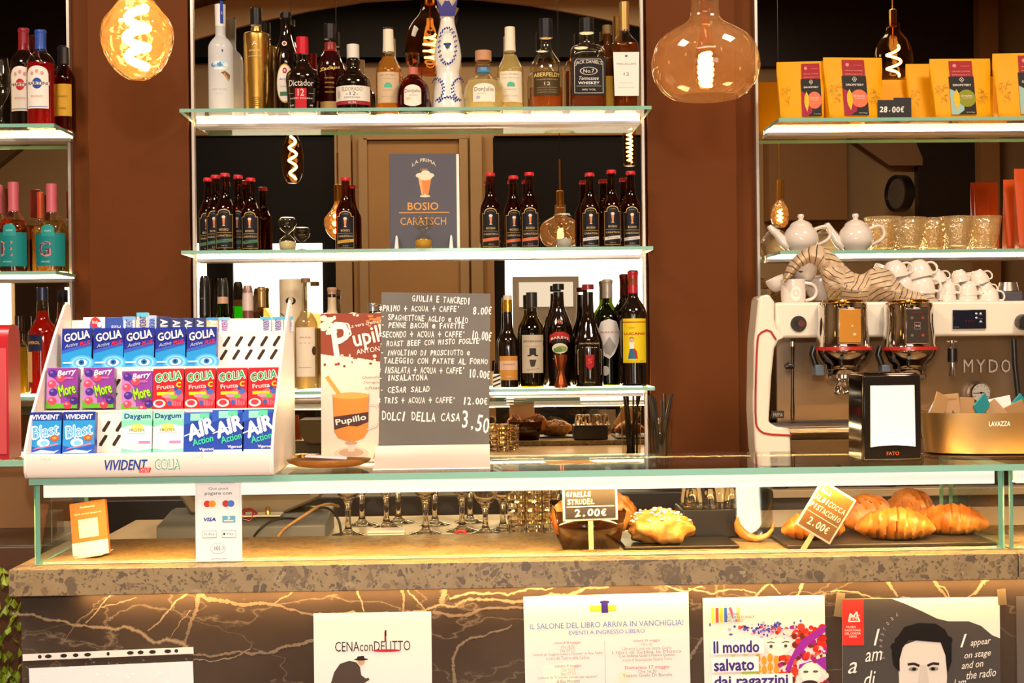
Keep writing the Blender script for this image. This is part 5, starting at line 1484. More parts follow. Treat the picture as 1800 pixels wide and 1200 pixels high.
def p_blast(A):
    A.rect(-.5, 0, .5, 1, '#2f8fd0'); A.rect(-.5, .8, .5, 1, '#24348f', 2); A.text('VIVIDENT', 0, .88, .84, .11, '#eef0f8', .03, .1, l=4); A.poly([(-.5, 0), (.5, 0), (.5, .22), (-.1, .12), (-.5, .2)], '#2a58b8', 2); A.text('Blast', .0, .55, .84, .3, '#e8f6fb', .05, .1, R(10), 4); A.text('Blast', 0, .55, .8, .26, '#4fb0e0', .01, .1, R(10), 5)
    A.ell(-.05, .27, .2, .1, '#d8eef6', 3); A.ell(-.03, .26, .12, .06, '#7ac0e4', 4); A.ell(.3, .38, .14, .07, '#e0582a', 4); A.ell(.3, .38, .07, .03, '#f0a04a', 5); A.poly([(-.4, .1), (.4, .22), (.42, .26), (-.3, .14)], '#d87a9a', 4); A.poly([(-.5, .02), (-.1, .1), (.3, .06), (.45, .1), (.3, .02)], '#dff0f8', 4)


def p_day(A):
    A.rect(-.5, 0, .5, 1, '#e8efe2'); A.poly([(-.5, .8), (.5, .8), (.5, .62), (0, .7), (-.5, .6)], '#7fd0b0', 2); A.rect(-.5, .78, .5, 1, '#9fdcc4', 2); A.text('Daygum', 0, .86, .82, .15, '#1f4f8f', .03, l=4); A.ell(0, .6, .2, .1, '#e8d070', 3); A.text('PROTEX', 0, .54, .5, .07, '#4a6a5a', .01, l=4); A.ell(0, .36, .24, .13, '#f6f6f0', 3); A.rect(.05, .22, .42, .28, '#e87ab0', 4); A.rect(-.3, .46, .3, .475, '#e8a0a0', 4); A.poly([(-.5, 0), (.5, 0), (.5, .1), (0, .05), (-.5, .12)], '#7fd0b0', 3); A.text('zero sugar', 0, .14, .7, .03, '#8a9a90', l=4)


def p_air(A):
    A.rect(-.5, 0, .5, 1, '#22419f'); A.poly([(-.5, .7), (.5, .95), (.5, 1), (-.5, 1)], '#2f5ab8', 2); A.rect(-.3, .8, .1, .97, '#8fe0c0', 3); A.rect(.0, .86, .3, .98, '#5fc8a0', 4)
    A.text('AIR', 0, .6, .84, .34, '#f4f4f8', .05, .2, R(22), 5); A.poly([(-.48, .42), (.1, .6), (.1, .62), (-.48, .45)], '#f4f4f8', 5); A.text('Action', .1, .33, .66, .16, '#3fc890', .02, .1, R(14), 5); A.text('Vigorsol', .22, .11, .44, .08, w, .02, l=5); A.rect(-.45, .0, .45, .05, '#c8d0e8', 3)


PROTO = {}
ORD = ['first', 'second', 'third', 'fourth', 'fifth']
TNAME = ['bottom step', 'second step', 'third step', 'top step']


def pack(kind, px, tier, lab, dz=0, wd=1, hh=1):
    Y = DY0 + TY[tier] - .004
    x = px_x(px, 620 + 50 * (3 - tier), Y)
    loc = (x, Y, ZC + .0012 + TZ[tier] + dz)
    if kind not in PROTO:
        fn, col = KINDS[kind]
        t = thing('candy_pack', lab, 'candy box', loc, 0, 'gum and candy packs', R(-9))
        MB().box(-PW / 2, PW / 2, 0, PD, 0, PH).build('carton', mat(col, .3), t, bevel=.0008)
        A = Art(PW, PH, rough=.28, tx=False); fn(A); A.build('front_print', t)
        PROTO[kind] = t
        return t
    return dup(PROTO[kind], loc, lab, rot=(R(-9), 0, 0))


KINDS = {'ga': (lambda A: p_golia(A, 0), '#26318f'), 'gf': (lambda A: p_golia(A, 1), '#b8202a'), 'be': (p_berry, '#8a3f9a'), 'bl': (p_blast, '#24348f'), 'da': (p_day, '#d8e6d8'), 'ai': (p_air, '#22419f')}
for i, px in enumerate((134, 190, 244, 299, 354)): pack('ga', px, 2, ORD[i] + ' blue candy pack with a swirling eye on the third step of the display')
for i, px in enumerate((108, 172)): pack('be', px, 1, 'purple berry candy pack ' + ('at the beginning of' if i == 0 else 'second on') + ' the second step', .004)
pack('be', 240, 1, 'purple berry candy pack touching the red fruit packs', -.004)
for i, px in enumerate((295, 351, 407, 463)): pack('gf', px, 1, ORD[i] + ' red fruit candy pack on the second step of the display')
for i, px in enumerate((78, 137)): pack('bl', px, 0, ('first' if i == 0 else 'second') + ' light blue gum pack on the bottom step beside the empty slotted gap')
for i, px in enumerate((240, 294)): pack('da', px, 0, ('first' if i == 0 else 'second') + ' mint green and white gum pack in the middle of the bottom step')
for i, px in enumerate((350, 400, 453)): pack('ai', px, 0, ORD[i] + ' dark blue gum pack with slanted white letters on the bottom step', -.004 if i == 0 else 0)


def stick(px, top, wd, lab, col, txt, tc, tip=None, up=1):
    Y = DY0 + TY[3]
    x = px_x(px, 570, Y); k = Y / F; ww = wd * k; z0 = ZC + TZ[3] + .001
    h = max(.03, px_z(px, top, Y) - z0)
    t = thing('gum_stick_pack', lab, 'gum', (x, Y, z0), 0, 'gum sticks on the top step', R(-4))
    MB().box(-ww / 2, ww / 2, 0, .012, 0, h).build('wrapper', mat(col, .3), t, bevel=.001)
    A = Art(ww, h, rough=.3)
    if tip: A.rect(-.5, .8, .5, 1, tip)
    A.text(txt, .05, .45, h / ww * .75, ww / ww * .55, tc, .03, 0, R(90 * up), l=3)
    A.build('wrapper_print', t)
    return t


def box2(px, top, wd, lab, col):
    t = stick(px, top, wd, lab, col, '', w)
    return t


t = stick(165, 557, 38, 'white candy box with a red and blue emblem at the beginning of the top step', '#e8e4e6', '', w)
A = Art(.022, .03, rough=.3); A.ell(.15, .55, .55, .5, '#3a6ab8'); A.ell(.1, .75, .42, .36, '#d8323a', 2); A.text('fruit', .1, .78, .5, .3, w, .02, l=4); A.ell(.5, .6, .2, .18, '#f0f0f0', 3); A.build('emblem', t)
t = stick(201, 557, 33, 'royal blue candy box second on the top step', '#2a489f', '', w)
A = Art(.016, .03, rough=.3); A.text('FISH', .2, .4, 1.1, .5, '#c8d4f0', .02); A.build('emblem', t)
for i, (px, top, wd, col, txt, tc, tip, upw, lab) in enumerate((
        (226, 556, 21, '#c8dcf0', 'VIVIDENT', '#24348f', '#7aa8d8', 1, 'white and blue gum stick third on the top step'),
        (250, 549, 20, '#d8c8b8', 'VIVIDENT', '#24348f', '#5ac0d8', 1, 'tallest gum stick with a turquoise tip on the top step'),
        (266, 554, 17, '#a8c0e4', 'VIVIDENT', '#24348f', None, -1, 'gum stick with downward lettering beside the turquoise tipped one'),
        (287, 556, 22, '#1f2a5f', 'AIR', '#f0f0f4', None, -1, 'navy gum stick with white letters first of four'),
        (309, 559, 22, '#1f2a5f', 'AIR', '#f0f0f4', None, -1, 'navy gum stick with white letters second of four'),
        (330, 563, 21, '#1f2a5f', 'AIR', '#f0f0f4', None, -1, 'navy gum stick with white letters third of four'),
        (351, 563, 20, '#1f2a5f', 'AIR', '#f0f0f4', None, -1, 'navy gum stick with white letters last of four'),
        (373, 563, 20, '#e8c090', 'AIR', '#f0f0f4', '#3f8fd0', -1, 'orange and blue gum stick after the navy ones'),
        (394, 561, 19, '#d8dcec', 'VIVIDENT', '#8a3a8a', '#7ac0d8', 1, 'pale gum stick beside the empty slots of the top step'),
        (467, 560, 19, '#e4d4d4', 'VIVIDENT', '#24348f', '#4fb0d8', 1, 'first turquoise tipped gum stick after the empty slots'),
        (488, 561, 19, '#e4d4d4', 'VIVIDENT', '#24348f', '#4fb0d8', 1, 'second turquoise tipped gum stick after the empty slots'),
        (507, 557, 17, '#e4d4d4', 'VIVIDENT', '#24348f', '#4fb0d8', 1, 'turquoise tipped gum stick against the side panel'))):
    stick(px, top, wd, lab, col, txt, tc, tip, upw)

# ------------------------------------------------------------------ chalk menu, poster, dish, red tin
Y = 2.74
a, b = pt(660, 822, Y), pt(861, 822, Y)
bw = b[0] - a[0]
t = thing('chalk_menu', 'grey chalkboard menu in a silver foot on the glass case', 'menu board', ((a[0] + b[0]) / 2, Y, ZC + .0006))
MB().prismx([(-.075, 0), (-.075, .002), (-.05, .004), (-.025, .012), (-.008, .026), (.0, .04), (.012, .04), (.012, 0)], -bw / 2, bw / 2).build('foot', mat('#f0e2d6', .38, .55), t, smooth=60)
bh = (822 - 517) * Y / F - .025
BO = MB().box(-bw / 2 + .004, bw / 2 - .003, 0, .006, 0, bh).build('board', paint('#625c56', '#6e6861', 5, .85), t, bevel=.001, loc=(.002, 0, .027), rot=(R(-7), R(1.3), 0))
A = Art(bw, bh, rough=.9, tx=False)
ck = '#f2ebe0'
for tx, x, z, ww, hh, sl in (('GIULIA E TANCREDI', -.21, .945, .52, .045, -.03), ('*PRIMO + ACQUA + CAFFE\'', -.5, .88, .72, .042, .0), ('8,00\u20ac', .33, .865, .17, .055, 0), ('- SPAGHETTONE AGLIO e OLIO', -.48, .826, .77, .04, -.02), ('- PENNE BACON e FAVETTE', -.48, .774, .74, .04, 0), ('*SECONDO + ACQUA + CAFFE\'', -.5, .712, .77, .044, .01),
                             ('10,00\u20ac', .32, .705, .18, .065, -.05), ('- ROAST BEEF CON MISTO FOGLIE', -.49, .655, .88, .038, .03), ('- INVOLTINO DI PROSCIUTTO e', -.48, .598, .79, .04, .01), ('TALEGGIO CON PATATE AL FORNO', -.45, .55, .92, .04, 0), ('* INSALATA + ACQUA + CAFFE\'', -.5, .488, .77, .045, .0), ('10,00\u20ac', .3, .465, .19, .06, -.05), ('- INSALATONA', -.49, .438, .43, .042, .02), ('- CESAR SALAD', -.48, .364, .44, .042, .02), ('* TRIS + ACQUA + CAFFE\'', -.5, .298, .69, .042, .01), ('12,00\u20ac', .25, .298, .22, .05, 0), ('DOLCI DELLA CASA', -.46, .195, .69, .062, -.01)):
    A.hand(tx, x, z, ww, hh * .88, ck, .022, sl)
A.hand('3,50', .24, .15, .25, .1, ck, .015, -.15)
A.build('chalk_writing', BO)

Y = 2.86
a, b = pt(565, 806, Y), pt(690, 547, Y)
w2, h = b[0] - a[0], b[1] - ZC
t = thing('coffee_cream_poster', 'cream and brown card poster showing a tall glass of iced coffee cream', 'poster', ((a[0] + b[0]) / 2, Y, ZC + .0006), 0, None, R(-3))
top = [(-.5 + i / 16, .985 + .012 * math.sin(i * 1.1)) for i in range(17)]
MB().prism([(x * w2, z * h) for x, z in [(-.5, .02), (-.46, .0), (.5, 0)] + top[::-1]], 0, .004).build('card', mat('#ead8c0', .5), t)
A = Art(w2, h)
random.seed(11)
A.poly([(-.5, .99), (.5, .99), (.5, .70), (.3, .665), (.1, .685), (-.12, .70), (-.3, .705), (-.5, .72)], '#8a3a20', 1)
for i in range(46): A.ell(random.uniform(-.48, .5), random.choice([random.uniform(.63, .71), random.uniform(.955, .985)]), random.uniform(.008, .03), random.uniform(.004, .012), '#8a3a20' if i % 2 else '#ead8c0', 2)
for i in range(26): A.ell(random.uniform(-.5, -.3), random.uniform(.86, .97), random.uniform(.015, .05), random.uniform(.008, .02), '#ead8c0', 2)
for i in range(14): A.ell(random.uniform(.1, .5), random.uniform(.90, .97), random.uniform(.02, .05), random.uniform(.006, .016), '#c87a3a', 2)
A.text('P', -.22, .81, .26, .46, '#f4e8d6', .02, .1, R(12), 5); A.text('upillo', .23, .83, .56, .2 * 1.5, '#f4e8d6', .02, 0, R(12), 5); A.line([(-.42, .85), (-.3, .93), (-.12, .92), (-.08, .85), (-.2, .8)], .02, '#f4e8d6', 5)
A.text('La vera crema caffe', .17, .925, .56, .05, '#f4e8d6', .0, .1, R(10), 5); A.text('ANTONIO', .2, .745, .42, .07, '#f4e8d6', 0, 0, R(8), 5)
for i, tx in enumerate(('Quando si', 'l\'originale', 'chiama')): A.text(tx, .22 + .02 * i, .56 - .034 * i, .3, .045, '#8a7a6a', 0, .3, l=3)
gx, g0 = -.13, .0
A.poly([(-.34, .44), (.16, .44), (.14, .2), (.08, .155), (-.04, .135), (-.14, .135), (-.26, .155), (-.32, .2)], '#d88a30', 3); A.ell(-.09, .44, .25, .022, '#e8a850', 4); A.line([(-.42, .57), (-.25, .45)], .055, '#e8a040', 5); A.line([(-.34, .455), (-.34, .44), (-.32, .2), (-.26, .155)], .008, '#a88a70', 5); A.line([(.16, .455), (.14, .2)], .008, '#a88a70', 5)
A.line([(.16, .375), (.25, .375), (.31, .33), (.3, .27), (.24, .23), (.13, .215)], .03, '#c8b8a4', 4); A.line([(.16, .375), (.25, .375), (.31, .33), (.3, .27), (.24, .23), (.13, .215)], .012, '#f2e6d8', 5)
A.poly([(-.33, .3), (.15, .33), (.15, .265), (.0, .235), (-.12, .24), (-.32, .215)], '#4a261c', 5); A.text('Pupillo', -.09, .275, .42, .1, '#f4e8d6', .02, 0, R(10), 7)
A.ell(-.09, .055, .24, .045, '#d8c4b0', 3); A.ell(-.09, .062, .17, .028, '#b89a84', 4); A.poly([(-.16, .135), (-.02, .135), (-.05, .07), (-.13, .07)], '#d8c4b0', 5); A.ell(-.09, .125, .09, .012, '#b89a84', 6)
A.poly([(.2, .02), (.5, .0), (.5, .2), (.3, .14)], '#c89a7a', 2)
A.build('poster_print', t)

Y = 2.79
x, z = pt(582, 826, Y)
t = thing('wooden_coin_dish', 'low brown wooden dish with a paper slip before the coffee cream poster', 'dish', (x, 2.745, ZC + .0006))
r = 75 * 2.745 / F
MB().lathe(chaikin([(0, .0), (r * .6, .0), (r * .9, .007), (r, .016), (r * .96, .016), (r * .8, .009), (0, .006)], 2), 40, dy=.55).build('dish', mat('#6a4420', .35), t)
s = MB().box(-.04, .04, -.012, .018, 0, .004).build('paper_slip', mat('#d8d0d4', .5), rot=(0, R(4), R(3)), loc=(x - .005, 2.745, ZC + .018), bevel=.001)
tag(s, 'folded white paper slip lying in the wooden dish', 'paper')
o = MB().box(-.045, .045, -.03, .03, 0, .0012).build('tan_paper', mat('#b5803f', .6), loc=(px_x(1000, 812, 2.78), 2.78, ZC + .0006), rot=(0, 0, R(8)))
tag(o, 'small tan paper sheet lying flat on the glass case top', 'paper')
for i, (px, q) in enumerate(((515, 2.78), (532, 2.80), (549, 2.79))):
    xx = px_x(px, 800, q + .1)
    o = MB().cyl(0, 0, 0, .014, .014, 24).build('coin_stack', mat('#a87a30', .25, .9), loc=(xx, q + .1, ZC + .001))
    tag(o, ('first' if i == 0 else 'second' if i == 1 else 'third') + ' low stack of brass coins behind the wooden dish', 'coins', 'coin stacks')

YL = 2.96
t = thing('side_case', 'brown glass fronted side case beyond the end of the stone counter', 'display case', (-1.8, YL, 0))
MB().box(0, .92, 0, .5, 0, 1.09).build('cabinet', mat('#4a2c18', .4), t, bevel=.003)
MB().box(.02, .90, .3, .31, 1.091, 1.25).build('back_board', mat('#8a5a36', .45), t)
pane(0, .94, -.01, .5, 1.256, 1.268, 2).build('top_pane', GLASS2, t)
pane(0, .94, 0, .008, 1.091, 1.255, 1).build('front_pane', GLASS2, t)
x1, zt = pt(14, 590, 2.98)
zt = px_z(20, 570, 3.0)
REDT = mat('#b01a24', .3)
t = thing('red_tin_box', 'shiny red arched metal box beside the sweets display', 'box', (x1, 2.98, 1.2686))
h = zt - 1.2686
MB().prismx([(0, 0), (0, h - .035), (.004, h - .015), (.014, h - .004), (.03, h), (.05, h), (.066, h - .004), (.076, h - .015), (.08, h - .035), (.08, 0)], -.14, 0).build('tin_body', REDT, t, smooth=50)
MB().box(-.12, -.004, -.002, 0, .01, h - .05).build('front_panel', mat('#c84a50', .3), t, bevel=.001)
x, z = pt(14, 548, 3.0)

# plant beyond the counter end
x, z = pt(4, 1150, 2.78)
t = thing('potted_plant', 'bushy yellow green plant beyond the end of the stone counter', 'plant', (x - .06, 2.80, .55))
MB().lathe([(0, 0), (.08, 0), (.1, .18), (.09, .18), (0, .16)], 24).build('pot', mat('#3a2418', .6), t)
random.seed(5)
lv = MB()
for i in range(420):
    a, q, zz_ = random.uniform(0, 6.28), random.uniform(.02, .105), random.uniform(.18, .50)
    c = Vector((q * math.cos(a), q * math.sin(a), zz_))
    M = Matrix.Translation(c) @ Matrix.Rotation(random.uniform(0, 6.28), 4, 'Z') @ Matrix.Rotation(random.uniform(-1, 1), 4, 'X')
    lv.add([M @ Vector(p) for p in [(0, 0, 0), (.007, .003, .008), (0, .001, .02), (-.007, .003, .008)]], [(0, 1, 2, 3)])
for i in range(7): lv.tube([(0, 0, .16), (random.uniform(-.05, .05), random.uniform(-.05, .05), .3), (random.uniform(-.08, .08), random.uniform(-.08, .08), .46)], .003, 5)
lv.build('foliage', mat('#7a8a14', .5), t, smooth=0)
# ------------------------------------------------------------------ inside and behind the glass case
def crust(a, b, c, sc=30):
    m, nt, bs = nodes('baked_crust')
    tc = nt.nodes.new('ShaderNodeTexCoord'); n = nt.nodes.new('ShaderNodeTexNoise'); n.inputs['Scale'].default_value = sc; n.inputs['Detail'].default_value = 5
    r = ramp(nt, [(.3, a), (.5, b), (.72, c)])
    L = nt.links.new
    L(tc.outputs['Object'], n.inputs['Vector']); L(n.outputs['Fac'], r.inputs[0]); L(r.outputs[0], bs.inputs['Base Color'])
    bp = nt.nodes.new('ShaderNodeBump'); bp.inputs['Strength'].default_value = .35; bp.inputs['Distance'].default_value = .004
    L(n.outputs['Fac'], bp.inputs['Height']); L(bp.outputs[0], bs.inputs['Normal'])
    bs.inputs['Roughness'].default_value = .38
    return m


CRUST = crust('#7c3d0e', '#a86020', '#c98a40')
PUFF = crust('#93561f', '#b57a38', '#d4a468', 45)


def croissant(x, Y, z, ln, ht, rz, lab, bend=.25, seed=0, m=CRUST):
    t = thing('croissant', lab, 'croissant', (x, Y, z), rz, 'croissants on the slate tray')
    n, kk = 60, 22
    rows = []
    for i in range(n + 1):
        u = i / n
        s = 2 * u - 1
        cx, cy = ln / 2 * s, bend * ln * .5 * s * s
        env = max(.02, (1 - abs(s) ** 2.0)) ** .62
        ring = []
        for j in range(kk):
            a = 2 * PI * j / kk
            ph = abs(s) * 4.6 + .25 * math.sin(seed) + .3 * math.sin(a + seed) * (1 if s > 0 else -1)
            saw = ph - math.floor(ph)
            rr = ht / 2 * env * (1 + .17 * (1 - saw) ** 1.5 * (abs(s) < .97) - .06)
            w_ = 1 + .04 * math.sin(3 * a + 9 * u + seed)
            ring.append((cx, cy + rr * 1.08 * math.cos(a) * w_, max(.0004, ht * .46 * (.55 + .45 * env) + rr * math.sin(a) * w_)))
        rows.append(ring + [ring[0]])
    MB().grid(rows).build('pastry', m, t, smooth=55)
    return t


def at(px, py, Y): return px_x(px, py, Y)


SLATE = mat('#2a2624', .45)
x0, x1 = at(1384, 950, 2.66), at(1752, 950, 2.66)
t = thing('slate_tray', 'black slate tray under the croissants', 'tray', (0, 0, ZS + .0006))
MB().box(x0, x1, 2.66, 2.92, 0, .007).build('slate', SLATE, t, bevel=.002)
zt = ZS + .008
for px, Y, wd, ht, rz, lab, bd in ((1574, 2.715, 140, .064, R(-12), 'big ridged croissant lying in front beside the tilted tag stick', .2), (1668, 2.775, 140, .062, R(-14), 'croissant with its tip at the tray corner', .2), (1528, 2.845, 110, .074, R(40), 'browner croissant behind the front one', .3), (1603, 2.885, 100, .08, R(15), 'tallest croissant at the back of the tray', .3), (1432, 2.735, 118, .058, R(6), 'plump croissant behind the tilted chalk tag', .15)):
    croissant(at(px, 910, Y), Y, zt, wd * Y / F, ht, rz, lab, bd, px)

BLK = mat('#1c1714', .3)
t = thing('black_tray', 'flat black tray under the sugared pastry', 'tray', (0, 0, ZS + .0006))
MB().box(at(1098, 955, 2.68), at(1300, 955, 2.68), 2.68, 2.80, 0, .006).build('tray_base', BLK, t, bevel=.002)
t = thing('black_box', 'black pastry box with crumbs behind the black tray', 'box', (0, 0, ZS + .0006))
x0, x1 = at(1200, 900, 2.82), at(1318, 900, 2.82)
MB().box(x0, x1, 2.82, 2.93, 0, .058).build('box_body', BLK, t, bevel=.003)
for i, (px, Y) in enumerate(((1178, 2.9), (1222, 2.9), (1264, 2.9), (1215, 2.855), (1247, 2.85), (1285, 2.855), (1300, 2.9))):
    if px < 1200: px = 1209
    xx = at(px, 880, Y); r = .0165
    g = thing('coffee_glass', 'small upturned coffee glass standing on the black pastry box', 'glass', (xx, Y, ZS + .0592), 0, 'upturned coffee glasses on the black box')
    MB().lathe(chaikin([(r * .98, 0), (r, .001), (r * .86, .018), (r * .72, .036), (r * .55, .040), (0, .040)], 1), 20).build('glass_body', GLS, g)

random.seed(21)


def lump(x, Y, z, sx, sy, sz, rz, name, lab, cat, m, seed, sugar=0, group=None):
    t = thing(name, lab, cat, (x, Y, z), rz, group)
    rows = []
    n, kk = 26, 30
    f = lambda a, b: 1 + .10 * math.sin(3 * a + seed) * math.sin(4 * b + seed) + .07 * math.sin(7 * a + 5 * b + seed) + .04 * math.sin(13 * a - 9 * b)
    P = lambda a, b: (sx * math.cos(a) * math.sin(b) * f(a, b), sy * math.sin(a) * math.sin(b) * f(a, b), max(0, sz * .45 + sz * .55 * -math.cos(b) * f(a, b)))
    for i in range(n + 1):
        b = PI * i / n
        rows.append([P(2 * PI * j / kk, b) for j in range(kk)] + [P(0, b)])
    MB().grid(rows).build('pastry', m, t, smooth=60)
    if sugar:
        sg = MB()
        for i in range(sugar):
            a, b = random.uniform(0, 6.28), random.uniform(1.9, 3.0)
            p = P(a, b)
            sg.ball((p[0], p[1], p[2] + .001), random.uniform(.002, .005), random.uniform(.002, .005), .002, 6)
        o = sg.build('sugar_flakes', mat('#fbf0dc', .7), t); o['kind'] = 'stuff'
    return t


lump(at(1160, 930, 2.73), 2.73, ZS + .0072, .062, .04, .062, R(-18), 'sugared_pastry', 'flaky golden pastry sprinkled with white sugar on the black tray', 'pastry', PUFF, 1.3, 90)
# translucent brown bin with pastries
x0, x1 = at(984, 950, 2.70), at(1094, 950, 2.70)
zz0 = ZS + .0006
t = thing('pastry_bin', 'smoky brown open bin holding pastries behind the upright chalk tag', 'container', ((x0 + x1) / 2, 2.70, zz0))
hw = (x1 - x0) / 2
b = MB()
for s in (-1, 1): b.add([(s * hw * .88, 0, 0), (s * hw * 1.12, 0, .072), (s * hw * 1.12, .19, .072), (s * hw * .88, .19, 0)], [(0, 1, 2, 3)])
for y in (0, .19): b.add([(-hw * .88, y, 0), (hw * .88, y, 0), (hw * 1.12, y, .072), (-hw * 1.12, y, .072)], [(0, 1, 2, 3)])
b.add([(-hw * .88, 0, .001), (hw * .88, 0, .001), (hw * .88, .19, .001), (-hw * .88, .19, .001)], [(0, 1, 2, 3)])
b.build('bin_body', clear('#8a5a30', .08, .6, .05, 0, 20, .35, '#6a3c18'), t, solid=.002)
for i, (px, Y, zz_, s, rz, lab) in enumerate(((1000, 2.76, .05, .034, .3, 'golden pastry end sticking out of the brown bin'), (1080, 2.775, .055, .042, -.4, 'larger golden pastry leaning over the rim of the brown bin'), (1040, 2.82, .04, .04, .1, 'pastry deep inside the brown bin'))):
    lump(at(px, 890, Y), Y, zz0 + zz_ - .03, s, s * .8, .07, rz, 'golden_pastry', lab, 'pastry', CRUST, i * 2.1, 0, 'pastries in the brown bin')
t = thing('ring_pastry', 'curved golden pastry end beside the clear plastic sleeve', 'pastry', (at(1328, 930, 2.76), 2.76, ZS + .0012))
MB().tube([(.036 * math.cos(a), .01 * math.sin(2 * a), .042 + .036 * math.sin(a)) for a in [R(170 + 20 * i) for i in range(10)]], [.002, .006, .009, .0095, .0085, .007, .006, .005, .004, .002], 10).build('crust', PUFF, t)
t = thing('clear_sleeve', 'clear plastic sleeve standing between the trays in the case', 'holder', (at(1328, 900, 2.80), 2.80, ZS + .0012), 0, None, R(-6))
pane(-.036, .036, 0, .002, 0, .115, 1).build('front_sheet', [clear('#f6f4f0', .16, .7), clear('#e8e8e0', .2, .5)], t)
pane(-.036, .036, .012, .014, 0, .115, 1).build('rear_sheet', [clear('#f6f4f0', .08, .7), clear('#e8e8e0', .2, .5)], t)


def chalk_tag(px, py, Y, wpx, hpx, rot, lines, lab, stick, board='#241d18'):
    k = Y / F
    x, z = pt(px, py, Y)
    t = thing('chalk_price_tag', lab, 'price tag', (x, Y, z), 0, 'chalk price tags in the case', 0, rot)
    ww, hh = wpx * k, hpx * k
    MB().box(-ww / 2, ww / 2, 0, .003, -hh / 2, hh / 2).build('frame', mat('#efe0c8', .5), t, bevel=.0015)
    MB().box(-ww / 2 + .004, ww / 2 - .004, -.0008, 0, -hh / 2 + .004, hh / 2 - .004).build('board', mat(board, .5), t)
    MB().box(-.0045, .0045, .001, .0035, -hh / 2 - stick, -hh / 2).build('stick', mat('#e8c088', .6), t)
    A = Art(ww, hh, rough=.8, dep=.001, tx=False)
    for tx, x, z, a, b in lines:
        if tx == '_': A.line([(x, z), (x + a, z)], .015, '#f4ece0', 2)
        else: A.hand(tx, x, z, a, b, '#f4ece0', .02, 0)
    A.build('chalk_writing', t)
    return t


chalk_tag(1037, 874, 2.665, 97, 82, R(-1), [('MELE', -.44, .36, .36, .1), ('CANNOLI', -.44, .2, .46, .1), ('GIRELLE', -.44, .03, .46, .1), ('STRUDEL', -.42, -.14, .5, .11), ('_', -.43, -.19, .86, 0), ('2.00\u20ac', -.3, -.4, .6, .15)], 'upright chalk tag reading strudel on a wooden stick', px_z(1040, 915, 2.665) - ZS - .004)
chalk_tag(1452, 900, 2.65, 72, 92, R(32), [('ALLA', -.42, .3, .3, .1), ('ALBICOCCA', -.44, .12, .85, .11), ('PISTACCHIO', -.44, -.06, .85, .11), ('_', -.43, -.14, .86, 0), ('2.00\u20ac', -.3, -.36, .6, .15)], 'chalk tag tilted over the croissants on its wooden stick', .062, '#7a5224')

# orange card, sticker
x, z = pt(160, 975, 2.72)
t = thing('orange_card', 'orange card with a cream square leaning inside the case end', 'card', (x, 2.72, ZS + .001), R(-4), None, R(-12), R(-8))
ww, hh = 64 * 2.72 / F, 95 * 2.72 / F
MB().box(-ww / 2, ww / 2, 0, .012, 0, hh).build('card', mat('#b8683a', .5, 0, Specular_IOR_Level=.2), t, bevel=.001)
A = Art(ww, hh); A.rect(-.5, 0, .5, .26, '#fbf2de'); A.rect(-.28, .34, .26, .68, '#f2e6c8'); A.text('Satispay', 0, .9, .42, .05, '#fbf2de', .02); A.text('Qui puoi pagare', 0, .78, .76, .05, '#fbf2de', .01); A.text('BAR', -.25, .13, .2, .06, '#b8a88a', .01, l=3); A.build('card_print', t)
MB().box(-.03, .03, -.03, .04, 0, .0015).build('foot_sheet', mat('#fbf2de', .5), t, rot=(R(12), 0, 0), loc=(0, 0, .0005))
a, b = pt(344, 987, 2.612), pt(424, 838, 2.612)
ww, hh = b[0] - a[0], b[1] - a[1]
t = thing('payment_sticker', 'white card payment sticker on the front pane under the sweets display', 'sticker', ((a[0] + b[0]) / 2, 2.6143, a[1]))
MB().box(-ww / 2, ww / 2, -.0006, 0, 0, hh).build('sticker_sheet', mat('#f6eee8', .5), t)
A = Art(ww, hh, dep=.0007)
A.text('axerve', .08, .965, .5, .06, '#2a2a44', .02); A.ell(-.3, .965, .05, .02, '#4fb08a'); A.text('ecommerce', .2, .93, .3, .02, '#8a8aa0'); A.text('Qui puoi', 0, .862, .42, .07, '#3a3a50', .01); A.text('pagare con', 0, .80, .58, .07, '#3a3a50', .01)
A.ell(-.24, .685, .075, .04, '#d8382a', 2); A.ell(-.13, .685, .075, .04, '#e89a2a', 3); A.ell(.16, .685, .075, .04, '#c8382a', 2); A.ell(.27, .685, .075, .04, '#4a7ac8', 3)
A.text('VISA', -.19, .5, .25, .075, '#22389a', .04, .2); A.rect(.08, .46, .36, .54, '#6aaac8', 2); A.text('3', .22, .515, .06, .06, w, .02, l=4); A.rect(.12, .475, .32, .488, w, 4)
for cx, tx in ((-.2, 'G Pay'), (.22, 'Pay')):
    A.rect(cx - .15, .28, cx + .15, .365, '#8a8a98', 2); A.rect(cx - .142, .285, cx + .142, .36, '#f6eee8', 3); A.text(tx, cx + (.03 if tx == 'Pay' else 0), .322, .22 if tx != 'Pay' else .14, .05, '#3a3a44', .01, l=5)
A.ell(.12, .325, .022, .014, '#2a2a2e', 5)
A.ell(-.02, .155, .165, .065, '#9a9aa8', 2); A.ell(-.02, .155, .155, .061, '#f6eee8', 3)
for i in range(4): A.line([(-.1 + .035 * i, .135 - .004 * i), (-.085 + .035 * i, .155), (-.1 + .035 * i, .175 + .004 * i)], .012, '#3a3a44', 4)
A.line([(.05, .13), (.12, .16), (.06, .18)], .012, '#8a8a98', 4)
A.line([(-.46, .9), (-.46, .03), (.46, .03), (.46, .9)], .006, '#b8c4d0', 2); A.text('axerve.com', 0, .03, .32, .022, '#5a5a6a', .01, l=4)
A.build('sticker_print', t)

# ------------------------------------------------------------------ things on the service worktop
ZW = 1.0835


def depth(px, py, z=ZW): return (CAMZ - z) * F / (py - 600 - (900 - px) * .0117)


